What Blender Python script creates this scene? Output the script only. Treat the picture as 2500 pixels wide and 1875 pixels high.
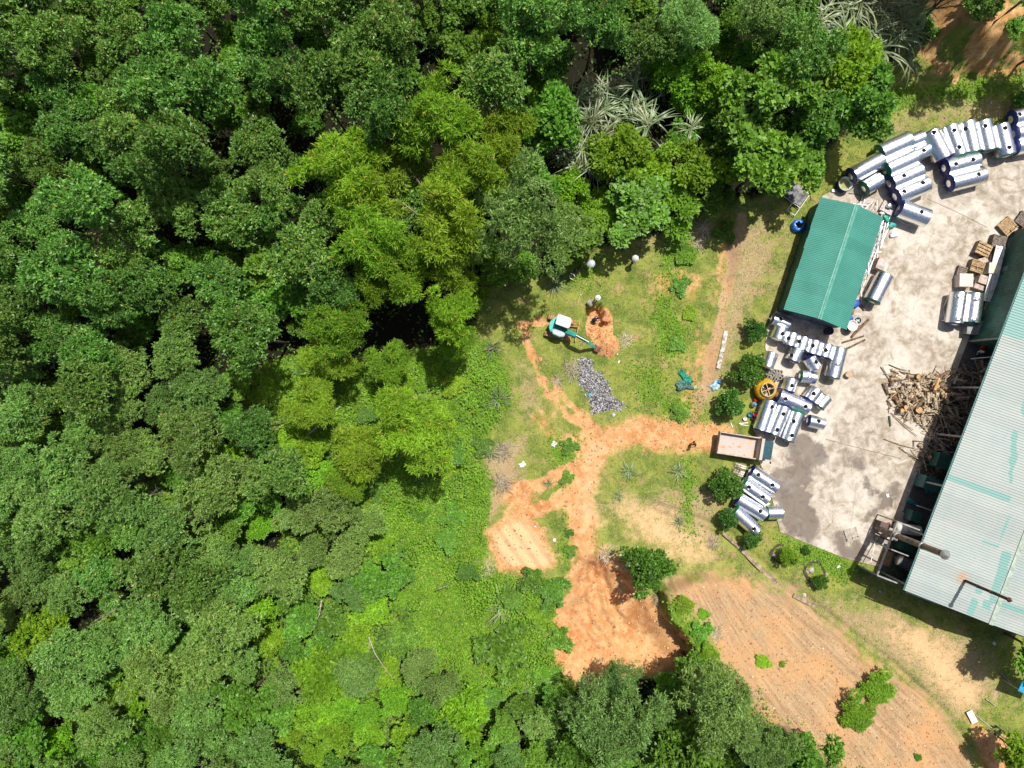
import bpy, math, random
import numpy as np
from mathutils import Vector, Matrix

random.seed(7)
rng = np.random.default_rng(11)
scene = bpy.context.scene
for o in list(bpy.data.objects):
    bpy.data.objects.remove(o)

# ------------------------------------------------------------------ camera
CAM_H = 69.44
FPX = 1736.1            # focal length in photo pixels (2500 wide)
cam_data = bpy.data.cameras.new('camera')
cam_data.sensor_width = 36.0
cam_data.lens = 25.0
cam_data.clip_start = 0.5
cam_data.clip_end = 2000.0
cam = bpy.data.objects.new('camera', cam_data)
cam.location = (0, 0, CAM_H)
cam.rotation_euler = (0, 0, 0)
scene.collection.objects.link(cam)
scene.camera = cam

# ------------------------------------------------------------------ sky, sun
SUN_EL = math.radians(66)
SX, SY = 0.48, 0.877
sun_dir = Vector((math.cos(SUN_EL) * SX, math.cos(SUN_EL) * SY, math.sin(SUN_EL)))
world = bpy.data.worlds.new('World')
scene.world = world
world.use_nodes = True
wn = world.node_tree
sky = wn.nodes.new('ShaderNodeTexSky')
sky.sky_type = 'NISHITA'
sky.sun_disc = False
sky.sun_elevation = SUN_EL
sky.sun_rotation = math.atan2(SX, SY)
sky.air_density = 1.0
sky.dust_density = 3.0
sky.ozone_density = 1.0
wn.links.new(sky.outputs[0], wn.nodes['Background'].inputs[0])
wn.nodes['Background'].inputs[1].default_value = 0.085
sd_ = bpy.data.lights.new('sun', 'SUN')
sd_.energy = 5.0
sd_.angle = math.radians(0.55)
sd_.color = (1.0, 0.955, 0.88)
sun = bpy.data.objects.new('sun', sd_)
sun.location = (30, 50, 90)
sun.rotation_euler = sun_dir.to_track_quat('Z', 'Y').to_euler()
scene.collection.objects.link(sun)
scene.view_settings.view_transform = 'Standard'
scene.view_settings.look = 'None'
scene.view_settings.exposure = 0.1
scene.view_settings.gamma = 1.0
scene.view_settings.use_curve_mapping = False
scene.render.engine = 'CYCLES'
scene.cycles.max_bounces = 4
scene.cycles.diffuse_bounces = 2
scene.cycles.glossy_bounces = 3
scene.cycles.transmission_bounces = 3
scene.cycles.transparent_max_bounces = 6

# ------------------------------------------------------------------ helpers
C = scene.collection.objects

def G(px, py, z=0.0):
    """photo pixel -> world point at height z (nadir survey scale: 25 px/m on the ground)"""
    k = (CAM_H - z) / FPX
    return Vector(((px - 1250) * k, (937.5 - py) * k, z))

def gw(pts, z=0.0):
    return [(G(a, b, z).x, G(a, b, z).y) for a, b in pts]

def srgb(r, g, b):
    f = lambda c: (c / 255 / 12.92) if c / 255 <= 0.04045 else ((c / 255 + 0.055) / 1.055) ** 2.4
    return (f(r), f(g), f(b), 1)

class MB:
    """mesh builder"""
    def __init__(s):
        s.v, s.f, s.m, s.cur, s.sm = [], [], [], 0, []
        s.smooth = False
    def _add(s, vs, fs):
        b = len(s.v)
        s.v += [tuple(p) for p in vs]
        for f in fs:
            s.f.append(tuple(i + b for i in f)); s.m.append(s.cur); s.sm.append(s.smooth)
    def box(s, c, d, rot=None):
        hx, hy, hz = d[0] / 2, d[1] / 2, d[2] / 2
        vs = [Vector((x, y, z)) for x in (-hx, hx) for y in (-hy, hy) for z in (-hz, hz)]
        if rot is not None: vs = [rot @ p for p in vs]
        vs = [p + Vector(c) for p in vs]
        s._add(vs, [(0, 1, 3, 2), (4, 6, 7, 5), (0, 4, 5, 1), (2, 3, 7, 6), (0, 2, 6, 4), (1, 5, 7, 3)])
        return s
    def bar(s, p0, p1, w, h=None):
        p0, p1 = Vector(p0), Vector(p1); h = h or w
        d = p1 - p0; q = d.to_track_quat('X', 'Z').to_matrix()
        return s.box((p0 + p1) / 2, (d.length, w, h), q)
    def tube(s, p0, p1, r0, r1=None, n=8, caps=True):
        p0, p1 = Vector(p0), Vector(p1); r1 = r0 if r1 is None else r1
        d = p1 - p0; q = d.to_track_quat('Z', 'Y').to_matrix()
        vs = []
        for p, r in ((p0, r0), (p1, r1)):
            for i in range(n):
                a = 2 * math.pi * i / n
                vs.append(p + q @ Vector((r * math.cos(a), r * math.sin(a), 0)))
        fs = [(i, (i + 1) % n, n + (i + 1) % n, n + i) for i in range(n)]
        sm = s.smooth
        s.smooth = True; s._add(vs, fs); s.smooth = sm
        if caps:
            s._add(vs, [tuple(range(n - 1, -1, -1)), tuple(range(n, 2 * n))])
        return s
    def path(s, pts, rads, n=6):
        pts = [Vector(p) for p in pts]
        vs, fs = [], []
        for k, p in enumerate(pts):
            d = (pts[min(k + 1, len(pts) - 1)] - pts[max(k - 1, 0)])
            q = d.to_track_quat('Z', 'Y').to_matrix()
            for i in range(n):
                a = 2 * math.pi * i / n
                vs.append(p + q @ Vector((rads[k] * math.cos(a), rads[k] * math.sin(a), 0)))
        for k in range(len(pts) - 1):
            for i in range(n):
                fs.append((k * n + i, k * n + (i + 1) % n, (k + 1) * n + (i + 1) % n, (k + 1) * n + i))
        fs.append(tuple(range(n - 1, -1, -1)))
        fs.append(tuple((len(pts) - 1) * n + i for i in range(n)))
        sm = s.smooth; s.smooth = True; s._add(vs, fs); s.smooth = sm
        return s
    def lathe(s, prof, n=24, mat=None, smooth=True):
        """prof = [(r, z)] revolved about local z; mat = 4x4 transform"""
        vs, fs = [], []
        for r, z in prof:
            for i in range(n):
                a = 2 * math.pi * i / n
                vs.append(Vector((r * math.cos(a), r * math.sin(a), z)))
        if mat is not None: vs = [mat @ p for p in vs]
        for k in range(len(prof) - 1):
            for i in range(n):
                fs.append((k * n + i, k * n + (i + 1) % n, (k + 1) * n + (i + 1) % n, (k + 1) * n + i))
        sm = s.smooth; s.smooth = smooth; s._add(vs, fs); s.smooth = sm
        return s
    def disc(s, c, r, n=20, z=None, mat=None):
        vs = [Vector((c[0] + r * math.cos(2 * math.pi * i / n), c[1] + r * math.sin(2 * math.pi * i / n), c[2])) for i in range(n)]
        if mat is not None: vs = [mat @ p for p in vs]
        s._add(vs, [tuple(range(n))]); return s
    def prism(s, poly, z0, z1, mat=None):
        n = len(poly)
        vs = [Vector((x, y, z0)) for x, y in poly] + [Vector((x, y, z1)) for x, y in poly]
        if mat is not None: vs = [mat @ p for p in vs]
        fs = [(i, (i + 1) % n, n + (i + 1) % n, n + i) for i in range(n)]
        fs += [tuple(range(n - 1, -1, -1)), tuple(range(n, 2 * n))]
        s._add(vs, fs); return s
    def mesh(s, name, mats):
        me = bpy.data.meshes.new(name)
        me.from_pydata(s.v, [], s.f)
        for m in (mats if isinstance(mats, (list, tuple)) else [mats]): me.materials.append(m)
        me.polygons.foreach_set('material_index', s.m)
        me.polygons.foreach_set('use_smooth', s.sm)
        me.update()
        return me
    def build(s, name, mats, parent=None, bevel=0):
        return obj(name, s.mesh(name, mats), parent, bevel)

def obj(name, me, parent=None, bevel=0):
    o = bpy.data.objects.new(name, me); C.link(o)
    if parent is not None: o.parent = parent
    if bevel:
        b = o.modifiers.new('bevel', 'BEVEL'); b.width = bevel; b.segments = 2; b.limit_method = 'ANGLE'
    return o

def empty(name, loc, rz=0.0, scale=1.0):
    o = bpy.data.objects.new(name, None); C.link(o)
    o.location = loc; o.rotation_euler = (0, 0, rz); o.scale = (scale,) * 3
    o.empty_display_size = 0.3
    return o

def tag(o, label, cat, group=None):
    o['label'] = label; o['category'] = cat
    if group: o['group'] = group
    return o

def struct(o):
    o['kind'] = 'structure'; return o
def stuff(o, label=None, cat=None):
    o['kind'] = 'stuff'
    if label: o['label'] = label; o['category'] = cat
    return o

def mesh_np(name, V, F, mat=None, smooth=False):
    V = np.asarray(V, dtype=np.float32); F = np.asarray(F, dtype=np.int32)
    me = bpy.data.meshes.new(name)
    k = F.shape[1]
    me.vertices.add(len(V)); me.vertices.foreach_set('co', V.ravel())
    me.loops.add(F.size); me.loops.foreach_set('vertex_index', F.ravel())
    me.polygons.add(len(F)); me.polygons.foreach_set('loop_start', np.arange(0, F.size, k, dtype=np.int32))
    me.polygons.foreach_set('use_smooth', np.full(len(F), smooth))
    if mat: me.materials.append(mat)
    me.update(calc_edges=True)
    return me

# ------------------------------------------------------------------ material helpers
class NT:
    def __init__(s, name):
        s.mat = bpy.data.materials.new(name); s.mat.use_nodes = True
        s.t = s.mat.node_tree; s.n = s.t.nodes; s.bs = s.n['Principled BSDF']; s.out = s.n['Material Output']
    def new(s, typ, **kw):
        n = s.n.new(typ)
        for k, v in kw.items(): setattr(n, k, v)
        return n
    def link(s, a, b): s.t.links.new(a, b)
    def val(s, sock, v):
        if hasattr(v, 'links') or isinstance(v, bpy.types.NodeSocket): s.link(v, sock)
        else: sock.default_value = v
    def noise(s, scale, detail=3, rough=0.55, vec=None, dist=0.0):
        n = s.new('ShaderNodeTexNoise'); n.inputs['Scale'].default_value = scale
        n.inputs['Detail'].default_value = detail; n.inputs['Roughness'].default_value = rough
        n.inputs['Distortion'].default_value = dist
        s.link(vec if vec is not None else s.coord(), n.inputs['Vector'])
        return n.outputs['Fac']
    def coord(s, which='Object'):
        if not hasattr(s, '_tc'): s._tc = s.new('ShaderNodeTexCoord')
        return s._tc.outputs[which]
    def pos(s):
        if not hasattr(s, '_geo'): s._geo = s.new('ShaderNodeNewGeometry')
        return s._geo.outputs['Position']
    def island(s):
        s.pos(); return s._geo.outputs['Random Per Island']
    def orand(s):
        return s.new('ShaderNodeObjectInfo').outputs['Random']
    def math(s, op, a, b=0.0, clamp=False):
        n = s.new('ShaderNodeMath', operation=op, use_clamp=clamp)
        s.val(n.inputs[0], a); s.val(n.inputs[1], b); return n.outputs[0]
    def ramp(s, x, lo, hi, a=0.0, b=1.0):
        n = s.new('ShaderNodeMapRange', interpolation_type='SMOOTHSTEP')
        s.val(n.inputs[0], x); n.inputs[1].default_value = lo; n.inputs[2].default_value = hi
        n.inputs[3].default_value = a; n.inputs[4].default_value = b
        return n.outputs[0]
    def mix(s, f, a, b, mode='MIX'):
        n = s.new('ShaderNodeMix', data_type='RGBA', blend_type=mode)
        s.val(n.inputs[0], f); s.val(n.inputs[6], a); s.val(n.inputs[7], b)
        return n.outputs[2]
    def attr(s, name):
        n = s.new('ShaderNodeAttribute', attribute_name=name); return n
    def sep(s, sock):
        n = s.new('ShaderNodeSeparateColor'); s.link(sock, n.inputs[0]); return n.outputs
    def bump(s, h, strength=0.3, dist=0.05):
        n = s.new('ShaderNodeBump'); n.inputs['Strength'].default_value = strength
        n.inputs['Distance'].default_value = dist; s.link(h, n.inputs['Height'])
        s.link(n.outputs[0], s.bs.inputs['Normal']); return n
    def set(s, **kw):
        names = dict(color='Base Color', rough='Roughness', metal='Metallic', spec='Specular IOR Level')
        for k, v in kw.items(): s.val(s.bs.inputs[names[k]], v)
        return s

def plain(name, col, rough=0.6, metal=0.0, var=0.15, nscale=3.0, spec=0.4, bump=0.0):
    """solid colour with grime variation"""
    t = NT(name); c = tuple(col)
    f = t.noise(nscale, 4, 0.6)
    d = tuple(x * (1 - 2 * var) for x in c[:3]) + (1,)
    l = tuple(min(1, x * (1 + var)) for x in c[:3]) + (1,)
    t.set(color=t.mix(t.ramp(f, 0.3, 0.7), d, l), rough=rough, metal=metal, spec=spec)
    if bump: t.bump(t.noise(nscale * 4, 3), bump, 0.02)
    return t.mat

def leaf_mat(name, cd, cl, accent=None, acc_amt=0.06, trans=0.3, rough=0.45, spec=0.5, objvar=0.35):
    t = NT(name)
    r = t.island()
    col = t.mix(r, cd, cl)
    if accent:
        r2 = t.math('FRACT', t.math('MULTIPLY', r, 37.7))
        col = t.mix(t.math('LESS_THAN', r2, acc_amt), col, accent)
    n = t.noise(0.5, 2, 0.5, vec=t.pos())
    hs = t.new('ShaderNodeHueSaturation')
    t.link(t.ramp(t.orand(), 0, 1, 0.488, 0.512), hs.inputs['Hue'])
    v1 = t.ramp(t.math('FRACT', t.math('MULTIPLY', t.orand(), 7.13)), 0, 1, 1 - objvar * 0.5, 1 + objvar * 0.6)
    v = t.math('MULTIPLY', v1, t.ramp(n, 0.3, 0.7, 0.82, 1.18))
    t.link(v, hs.inputs['Value']); t.link(col, hs.inputs['Color'])
    t.set(color=hs.outputs[0], rough=rough, spec=spec)
    tr = t.new('ShaderNodeBsdfTranslucent')
    h2 = t.new('ShaderNodeHueSaturation'); h2.inputs['Value'].default_value = 1.15; h2.inputs['Hue'].default_value = 0.485
    t.link(hs.outputs[0], h2.inputs['Color']); t.link(h2.outputs[0], tr.inputs[0])
    mx = t.new('ShaderNodeMixShader'); mx.inputs[0].default_value = trans
    t.link(t.bs.outputs[0], mx.inputs[1]); t.link(tr.outputs[0], mx.inputs[2]); t.link(mx.outputs[0], t.out.inputs[0])
    return t.mat

# ------------------------------------------------------------------ numpy noise / regions
LAT = rng.random((256, 256))
def vnoise(X, Y, sc, seed=0):
    x = X * sc + seed * 17.3; y = Y * sc + seed * 9.7
    ix = np.floor(x).astype(int); iy = np.floor(y).astype(int)
    fx = x - ix; fy = y - iy
    fx = fx * fx * (3 - 2 * fx); fy = fy * fy * (3 - 2 * fy)
    a = LAT[ix % 256, iy % 256]; b = LAT[(ix + 1) % 256, iy % 256]
    c = LAT[ix % 256, (iy + 1) % 256]; d = LAT[(ix + 1) % 256, (iy + 1) % 256]
    return (a * (1 - fx) + b * fx) * (1 - fy) + (c * (1 - fx) + d * fx) * fy
def fbm(X, Y, sc, seed=0, o=4):
    s = 0; a = 0.5; t = 0
    for k in range(o):
        s = s + a * vnoise(X, Y, sc * 2 ** k, seed + k); t += a; a *= 0.55
    return s / t
def ss(a, b, x):
    t = np.clip((x - a) / (b - a), 0, 1); return t * t * (3 - 2 * t)
def dline(pts, X, Y):
    d = np.full(X.shape, 1e9)
    for (x0, y0), (x1, y1) in zip(pts[:-1], pts[1:]):
        dx, dy = x1 - x0, y1 - y0
        t = np.clip(((X - x0) * dx + (Y - y0) * dy) / (dx * dx + dy * dy + 1e-12), 0, 1)
        d = np.minimum(d, (X - x0 - t * dx) ** 2 + (Y - y0 - t * dy) ** 2)
    return np.sqrt(d)
def inside(poly, X, Y):
    r = np.zeros(X.shape, bool); n = len(poly)
    for i in range(n):
        x0, y0 = poly[i]; x1, y1 = poly[(i + 1) % n]
        c = ((y0 > Y) != (y1 > Y)) & (X < (x1 - x0) * (Y - y0) / (y1 - y0 + 1e-12) + x0)
        r ^= c
    return r
def sdf(poly, X, Y):
    d = dline(list(poly) + [poly[0]], X, Y)
    return np.where(inside(poly, X, Y), -d, d)
# ------------------------------------------------------------------ terrain regions (survey outlines)
STEP = 0.2
xs = np.arange(-56, 56 + 1e-6, STEP); ys = np.arange(-43, 43 + 1e-6, STEP)
X, Y = np.meshgrid(xs, ys)
N1 = fbm(X, Y, 0.35, 1); N2 = fbm(X, Y, 1.3, 5); N3 = fbm(X, Y, 0.12, 9)
WOB = (N2 - 0.5) * 1.6 + (N1 - 0.5) * 1.6

YARD = gw([(2062, 452), (2110, 425), (2200, 372), (2262, 335), (2330, 318), (2420, 330), (2560, 322), (2700, 330), (2700, 600),
           (2560, 800), (2480, 1000), (2360, 1330), (2215, 1345), (2150, 1385), (2060, 1362), (1960, 1322), (1904, 1298), (1893, 1250),
           (1872, 1165), (1850, 1120), (1848, 1065), (1838, 1050), (1850, 1000), (1862, 930), (1880, 890), (1868, 850), (1872, 800),
           (1896, 755), (1960, 600), (2008, 478)])
FOREST = gw([(-150, -150), (2290, -150), (2250, 40), (2200, 100), (2150, 230), (2090, 310), (1990, 390), (1880, 470), (1780, 500),
             (1690, 530), (1620, 570), (1520, 585), (1420, 630), (1310, 670), (1180, 700), (1150, 850), (1060, 860), (880, 880),
             (640, 900), (560, 990), (760, 1040), (900, 1230), (1000, 1350), (1020, 1500), (1080, 1640), (1260, 1680), (1400, 1680),
             (1500, 1640), (1600, 1650), (1700, 1610), (1790, 1660), (1880, 1740), (1970, 1790), (2060, 1890), (2060, 2030), (-150, 2030)])
VINES = gw([(560, 930), (700, 870), (900, 880), (1060, 850), (1190, 840), (1235, 900), (1250, 980), (1205, 1060), (1170, 1110), (1195, 1180),
            (1185, 1260), (1200, 1330), (1180, 1370), (1260, 1410), (1340, 1405), (1385, 1430), (1350, 1490), (1340, 1560), (1395, 1640),
            (1400, 1690), (1250, 1720), (1080, 1720), (980, 1600), (960, 1400), (860, 1230), (700, 1060)])
PIT = gw([(1395, 1350), (1480, 1335), (1545, 1400), (1595, 1445), (1610, 1500), (1655, 1535), (1665, 1610), (1640, 1650), (1560, 1650),
          (1440, 1690), (1380, 1650), (1350, 1560), (1360, 1490), (1385, 1440)])
MOUND = gw([(1598, 1425), (1606, 1500), (1645, 1530), (1668, 1570), (1666, 1630), (1680, 1700), (1800, 2000), (2500, 2000), (2350, 1790),
            (2150, 1620), (2000, 1500), (1850, 1420), (1700, 1390)])
DRAINL = gw([(1600, 1240), (1770, 1300), (1860, 1385), (1950, 1455), (2060, 1540), (2180, 1630), (2300, 1740), (2420, 1900)])
SLOPE = gw([(1620, 1420), (1720, 1395), (1820, 1420), (1900, 1455), (2010, 1520), (2130, 1620), (2240, 1700), (2330, 1800), (2400, 1900),
            (2060, 1900), (1950, 1810), (1860, 1730), (1770, 1660), (1735, 1560), (1690, 1480)])
BANK = gw([(2240, -150), (2800, -150), (2800, 170), (2480, 185), (2330, 205), (2250, 190), (2215, 120)])
ROADS = [([(1765, 1075), (1660, 1065), (1560, 1058), (1490, 1070), (1440, 1115), (1420, 1180), (1415, 1260), (1425, 1340), (1445, 1420)], 29),
         ([(1760, 1060), (1560, 1038), (1480, 1060)], 18)]
RUTS = [([(1500, 1075), (1440, 1048), (1390, 1015), (1340, 960), (1305, 890), (1280, 800)], 9),
        ([(1470, 1060), (1420, 1010), (1380, 980), (1355, 930)], 7),
        ([(1270, 795), (1330, 782), (1380, 790)], 4), ([(1330, 925), (1310, 870)], 5),
        ([(1422, 1140), (1370, 1150), (1320, 1185), (1270, 1190)], 16), ([(1420, 1185), (1350, 1230), (1270, 1260), (1215, 1300)], 16)]
BEDS = gw([(1188, 1300), (1235, 1262), (1295, 1262), (1320, 1300), (1372, 1372), (1330, 1398), (1290, 1400), (1225, 1395), (1200, 1350)])
SANDS = [([(1500, 1235), (1560, 1225), (1640, 1270), (1740, 1330), (1790, 1380), (1720, 1400), (1640, 1380), (1540, 1300)], 0.75),
         ([(2180, 1525), (2260, 1540), (2340, 1600), (2400, 1690), (2370, 1730), (2300, 1690), (2220, 1600)], 0.8),
         ([(1440, 1100), (1500, 1085), (1450, 1160), (1470, 1280), (1410, 1300), (1420, 1180)], 0.7)]
DIRTS = [([(1590, 670), (1700, 640), (1740, 690), (1700, 740), (1600, 730)], 0.55), ([(1560, 700), (1640, 690), (1600, 730)], 0.62),
         ([(1765, 555), (1810, 545), (1725, 870), (1690, 1010), (1660, 1005), (1715, 780)], 0.62),
         ([(1225, 1180), (1330, 1180), (1300, 1240), (1220, 1260)], 0.8), ([(1290, 1010), (1360, 1000), (1350, 1060), (1310, 1050)], 0.7),
         ([(1340, 1060), (1430, 1040), (1450, 1090), (1390, 1120)], 0.6), ([(1640, 870), (1700, 860), (1705, 960), (1650, 960)], 0.55),
         ([(1480, 1330), (1560, 1400), (1610, 1440), (1540, 1450)], 0.9), ([(2360, 1760), (2460, 1790), (2500, 1900), (2380, 1900)], 0.85),
         ([(2120, 1180), (2130, 1190)], 0.0)]
STRAWS = [([(1780, 560), (1870, 520), (1900, 620), (1850, 720), (1800, 900), (1730, 1000), (1700, 1000), (1740, 780)], 0.62),
          ([(1640, 1190), (1760, 1180), (1760, 1330), (1640, 1350), (1560, 1250), (1440, 1240)], 0.62),
          ([(1800, 1390), (2000, 1440), (2180, 1480), (2420, 1570), (2460, 1700), (2330, 1760), (2150, 1620), (1950, 1480)], 0.62),
          ([(1190, 1080), (1290, 1060), (1290, 1180), (1190, 1280), (1160, 1230)], 0.75), ([(1250, 880), (1330, 860), (1330, 1000), (1260, 1030)], 0.55),
          ([(2110, 280), (2260, 230), (2500, 215), (2500, 300), (2300, 300), (2180, 350)], 0.55), ([(1950, 560), (1900, 520), (1870, 800), (1930, 760)], 0.55),
          ([(1480, 560), (1720, 520), (1740, 620), (1560, 640)], 0.45), ([(1330, 1000), (1500, 1010), (1560, 1030), (1440, 1040)], 0.5)]
LUSHES = [([(1630, 560), (1700, 540), (1680, 640), (1640, 760), (1660, 860), (1620, 880), (1600, 780)], 0.9),
          ([(1610, 770), (1680, 800), (1640, 870), (1600, 860)], 0.9), ([(1630, 980), (1700, 960), (1710, 1040), (1620, 1030)], 0.9),
          ([(1345, 1075), (1420, 1070), (1420, 1120), (1350, 1150)], 0.95), ([(1375, 1150), (1405, 1145), (1400, 1180), (1370, 1185)], 0.95),
          ([(1670, 1130), (1690, 1120), (1690, 1300), (1672, 1300)], 0.8), ([(1520, 900), (1600, 880), (1650, 980), (1560, 1000)], 0.55),
          ([(1370, 600), (1480, 640), (1450, 700), (1380, 690)], 0.55), ([(2150, 215), (2340, 205), (2500, 185), (2500, 225), (2300, 245), (2130, 300)], 0.8),
          ([(1900, 1300), (2010, 1330), (2100, 1385), (2060, 1420), (1930, 1360)], 0.7), ([(1600, 1440), (1700, 1500), (1740, 1640), (1680, 1660), (1670, 1540)], 0.95),
          ([(1370, 1250), (1400, 1240), (1400, 1330), (1395, 1390), (1360, 1395)], 0.8)]
ASH = gw([(1405, 880), (1430, 875), (1470, 920), (1490, 965), (1525, 985), (1515, 1005), (1450, 1000), (1435, 960), (1410, 930)])

def poly_mask(p, amt, soft=1.4):
    return amt * ss(soft, -soft, sdf(gw(p), X, Y) + WOB * 1.2)
def maxm(lst, soft=1.4):
    m = np.zeros(X.shape)
    for p, a in lst:
        if a > 0: m = np.maximum(m, poly_mask(p, a, soft))
    return m
px2m = 1 / 25.0
sd_yard = sdf(YARD, X, Y); sd_forest = sdf(FOREST, X, Y); sd_vines = sdf(VINES, X, Y)
sd_pit = sdf(PIT, X, Y); sd_mound = sdf(MOUND, X, Y); sd_slope = sdf(SLOPE, X, Y); sd_bank = sdf(BANK, X, Y)
d_drain = dline(DRAINL, X, Y)
road = np.zeros(X.shape); rutd = np.zeros(X.shape)
for p, w in ROADS:
    road = np.maximum(road, ss(1.9, -1.4, dline(gw(p), X, Y) - w * px2m + WOB * 0.65))
for p, w in RUTS:
    d = dline(gw(p), X, Y)
    road = np.maximum(road, 0.9 * ss(0.7, -0.5, d - w * px2m + WOB * 0.5))
    rutd = np.maximum(rutd, ss(w * px2m + 0.2, 0, d))
sd_beds = sdf(BEDS, X, Y)
orange = np.maximum.reduce([road, ss(1.2, -1.0, sd_pit + WOB * 0.9), maxm(DIRTS), 0.85 * ss(1.3, -0.9, sd_beds + WOB * 0.9)])
orange = np.maximum(orange, 0.62 * ss(1.0, -1.0, sd_bank + WOB * 1.4) * (N1 > 0.38))
sand = np.maximum(maxm(SANDS, 2.6), 0.95 * ss(0.4, -0.8, sd_beds + 0.4))
straw = maxm(STRAWS, 2.0)
lush = maxm(LUSHES, 1.3)
lush = np.maximum(lush, ss(0.8, -0.8, sd_vines + WOB))
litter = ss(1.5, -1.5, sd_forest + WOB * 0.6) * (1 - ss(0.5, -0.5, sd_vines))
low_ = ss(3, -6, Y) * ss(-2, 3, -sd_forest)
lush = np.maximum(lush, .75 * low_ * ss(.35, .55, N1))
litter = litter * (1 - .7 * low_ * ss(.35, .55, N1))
brown = ss(2.6, -1.8, sd_slope + WOB * 1.0)
# spoil heap and trench beside the digger
spoil_c = gw([(1482, 842), (1462, 790), (1470, 815)])
def ell(c, rx, ry, ang=0):
    dx, dy = X - c[0], Y - c[1]; ca, sa = math.cos(ang), math.sin(ang)
    u = (dx * ca + dy * sa) / rx; v = (-dx * sa + dy * ca) / ry
    return np.sqrt(u * u + v * v)
e1 = ell(spoil_c[0], 1.15, 1.25); e2 = ell(spoil_c[1], 1.2, 1.75, -0.15); e3 = ell(spoil_c[2], 1.1, 1.4)
spoil = np.maximum.reduce([ss(1.15, 0.9, e + (N2 - 0.5) * 0.5) for e in (e1, e2, e3)])
TR = gw([(1431, 750), (1466, 743), (1486, 792), (1466, 800), (1451, 768), (1434, 772)])
trench = ss(0.12, -0.12, sdf(TR, X, Y))
RL = gw([(1640, 1300), (1680, 1410), (1755, 1570), (1850, 1720), (1940, 1830), (2010, 1930)])
d_rl = dline(RL, X, Y)
ustr = d_rl / (d_rl + d_drain + 1e-6)
OLDTRACK = gw([(1812, 530), (1795, 600), (1770, 720), (1740, 860), (1715, 960), (1690, 1030)])
btrack = .85 * ss(.9, -.3, dline(OLDTRACK, X, Y) - .35 + WOB * .45)
ash = ss(0.7, -0.5, sdf(ASH, X, Y) + WOB * 0.6)

# heights
H = (N1 - 0.5) * 0.5 * ss(0, 4, sd_yard) + (N2 - 0.5) * 0.12 * ss(0, 1, sd_yard)
H += 1.2 * ss(-15, -50, X) * ss(0, 6, -sd_forest)
H -= 1.5 * ss(0.1, 3.0, -sd_pit)
H += 3.6 * ss(0.0, 11.0, d_drain) * ss(0.05, 0.7, -sd_mound + (N2 - 0.5) * 0.7)
H += 4.5 * ss(0.0, 4.2, -sd_bank + (N1 - 0.5) * 2.0)
H += 0.55 * ss(1.25, 0.1, e1) * (0.75 + 0.7 * N2) + 0.12 * ss(1.2, 0.3, e2) * (1 - trench)
H -= 1.7 * trench
H -= 0.07 * rutd
H += 0.10 * np.sin(dline(gw([(1150, 1300), (1260, 1450)]), X, Y) * 2 * math.pi / 1.15) * ss(0, 0.6, -sd_beds)
H -= 0.20 * brown * (0.5 - 0.5 * np.sin(ustr * 11 * 2 * math.pi + (N1 - 0.5) * 7)) * (0.4 + 1.2 * N2) * ss(0.45, 0.6, N3 + 0.12)
gull = dline(gw([(1440, 1380), (1458, 1440), (1470, 1500), (1500, 1560)]), X, Y)
gul2 = dline(gw([(1470, 1370), (1480, 1430), (1505, 1500), (1530, 1545)]), X, Y)
for gp, gd, gwid in [([(1440, 1380), (1458, 1440), (1470, 1500), (1500, 1560)], .38, .55), ([(1470, 1370), (1480, 1430), (1505, 1500), (1530, 1545)], .45, .5),
                     ([(1415, 1420), (1425, 1480), (1450, 1540), (1490, 1590)], .3, .5), ([(1400, 1500), (1440, 1570), (1470, 1610)], .28, .45), ([(1500, 1380), (1530, 1440), (1560, 1480)], .25, .4),
                     ([(1445, 1290), (1448, 1340), (1452, 1400)], .22, .35), ([(1405, 1290), (1410, 1350), (1420, 1400)], .18, .35)]:
    H -= gd * ss(gwid, 0, dline(gw(gp), X, Y) + (N2 - .5) * .9)
H += 0.28 * (fbm(X, Y, 1.1, 44, 4) - .5) * ss(0.3, 1.5, -sd_pit)
H -= 0.25 * ss(0.5, 0.0, np.abs(d_drain - 0.35))
H = H * ss(-0.3, 0.6, sd_yard) - 0.12 * ss(0.25, -0.15, sd_yard)

def samp(A, x, y):
    fx = np.clip((np.asarray(x) - xs[0]) / STEP, 0, len(xs) - 1.001); fy = np.clip((np.asarray(y) - ys[0]) / STEP, 0, len(ys) - 1.001)
    ix = fx.astype(int); iy = fy.astype(int); tx = fx - ix; ty = fy - iy
    return (A[iy, ix] * (1 - tx) + A[iy, ix + 1] * tx) * (1 - ty) + (A[iy + 1, ix] * (1 - tx) + A[iy + 1, ix + 1] * tx) * ty
def tz(x, y): return float(samp(H, np.array([x]), np.array([y]))[0])
def GT(px, py, lift=0.0):
    """photo pixel -> point on the terrain"""
    p = G(px, py, 0)
    for _ in range(4): p = G(px, py, tz(p.x, p.y))
    p.z += lift
    return p

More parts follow.
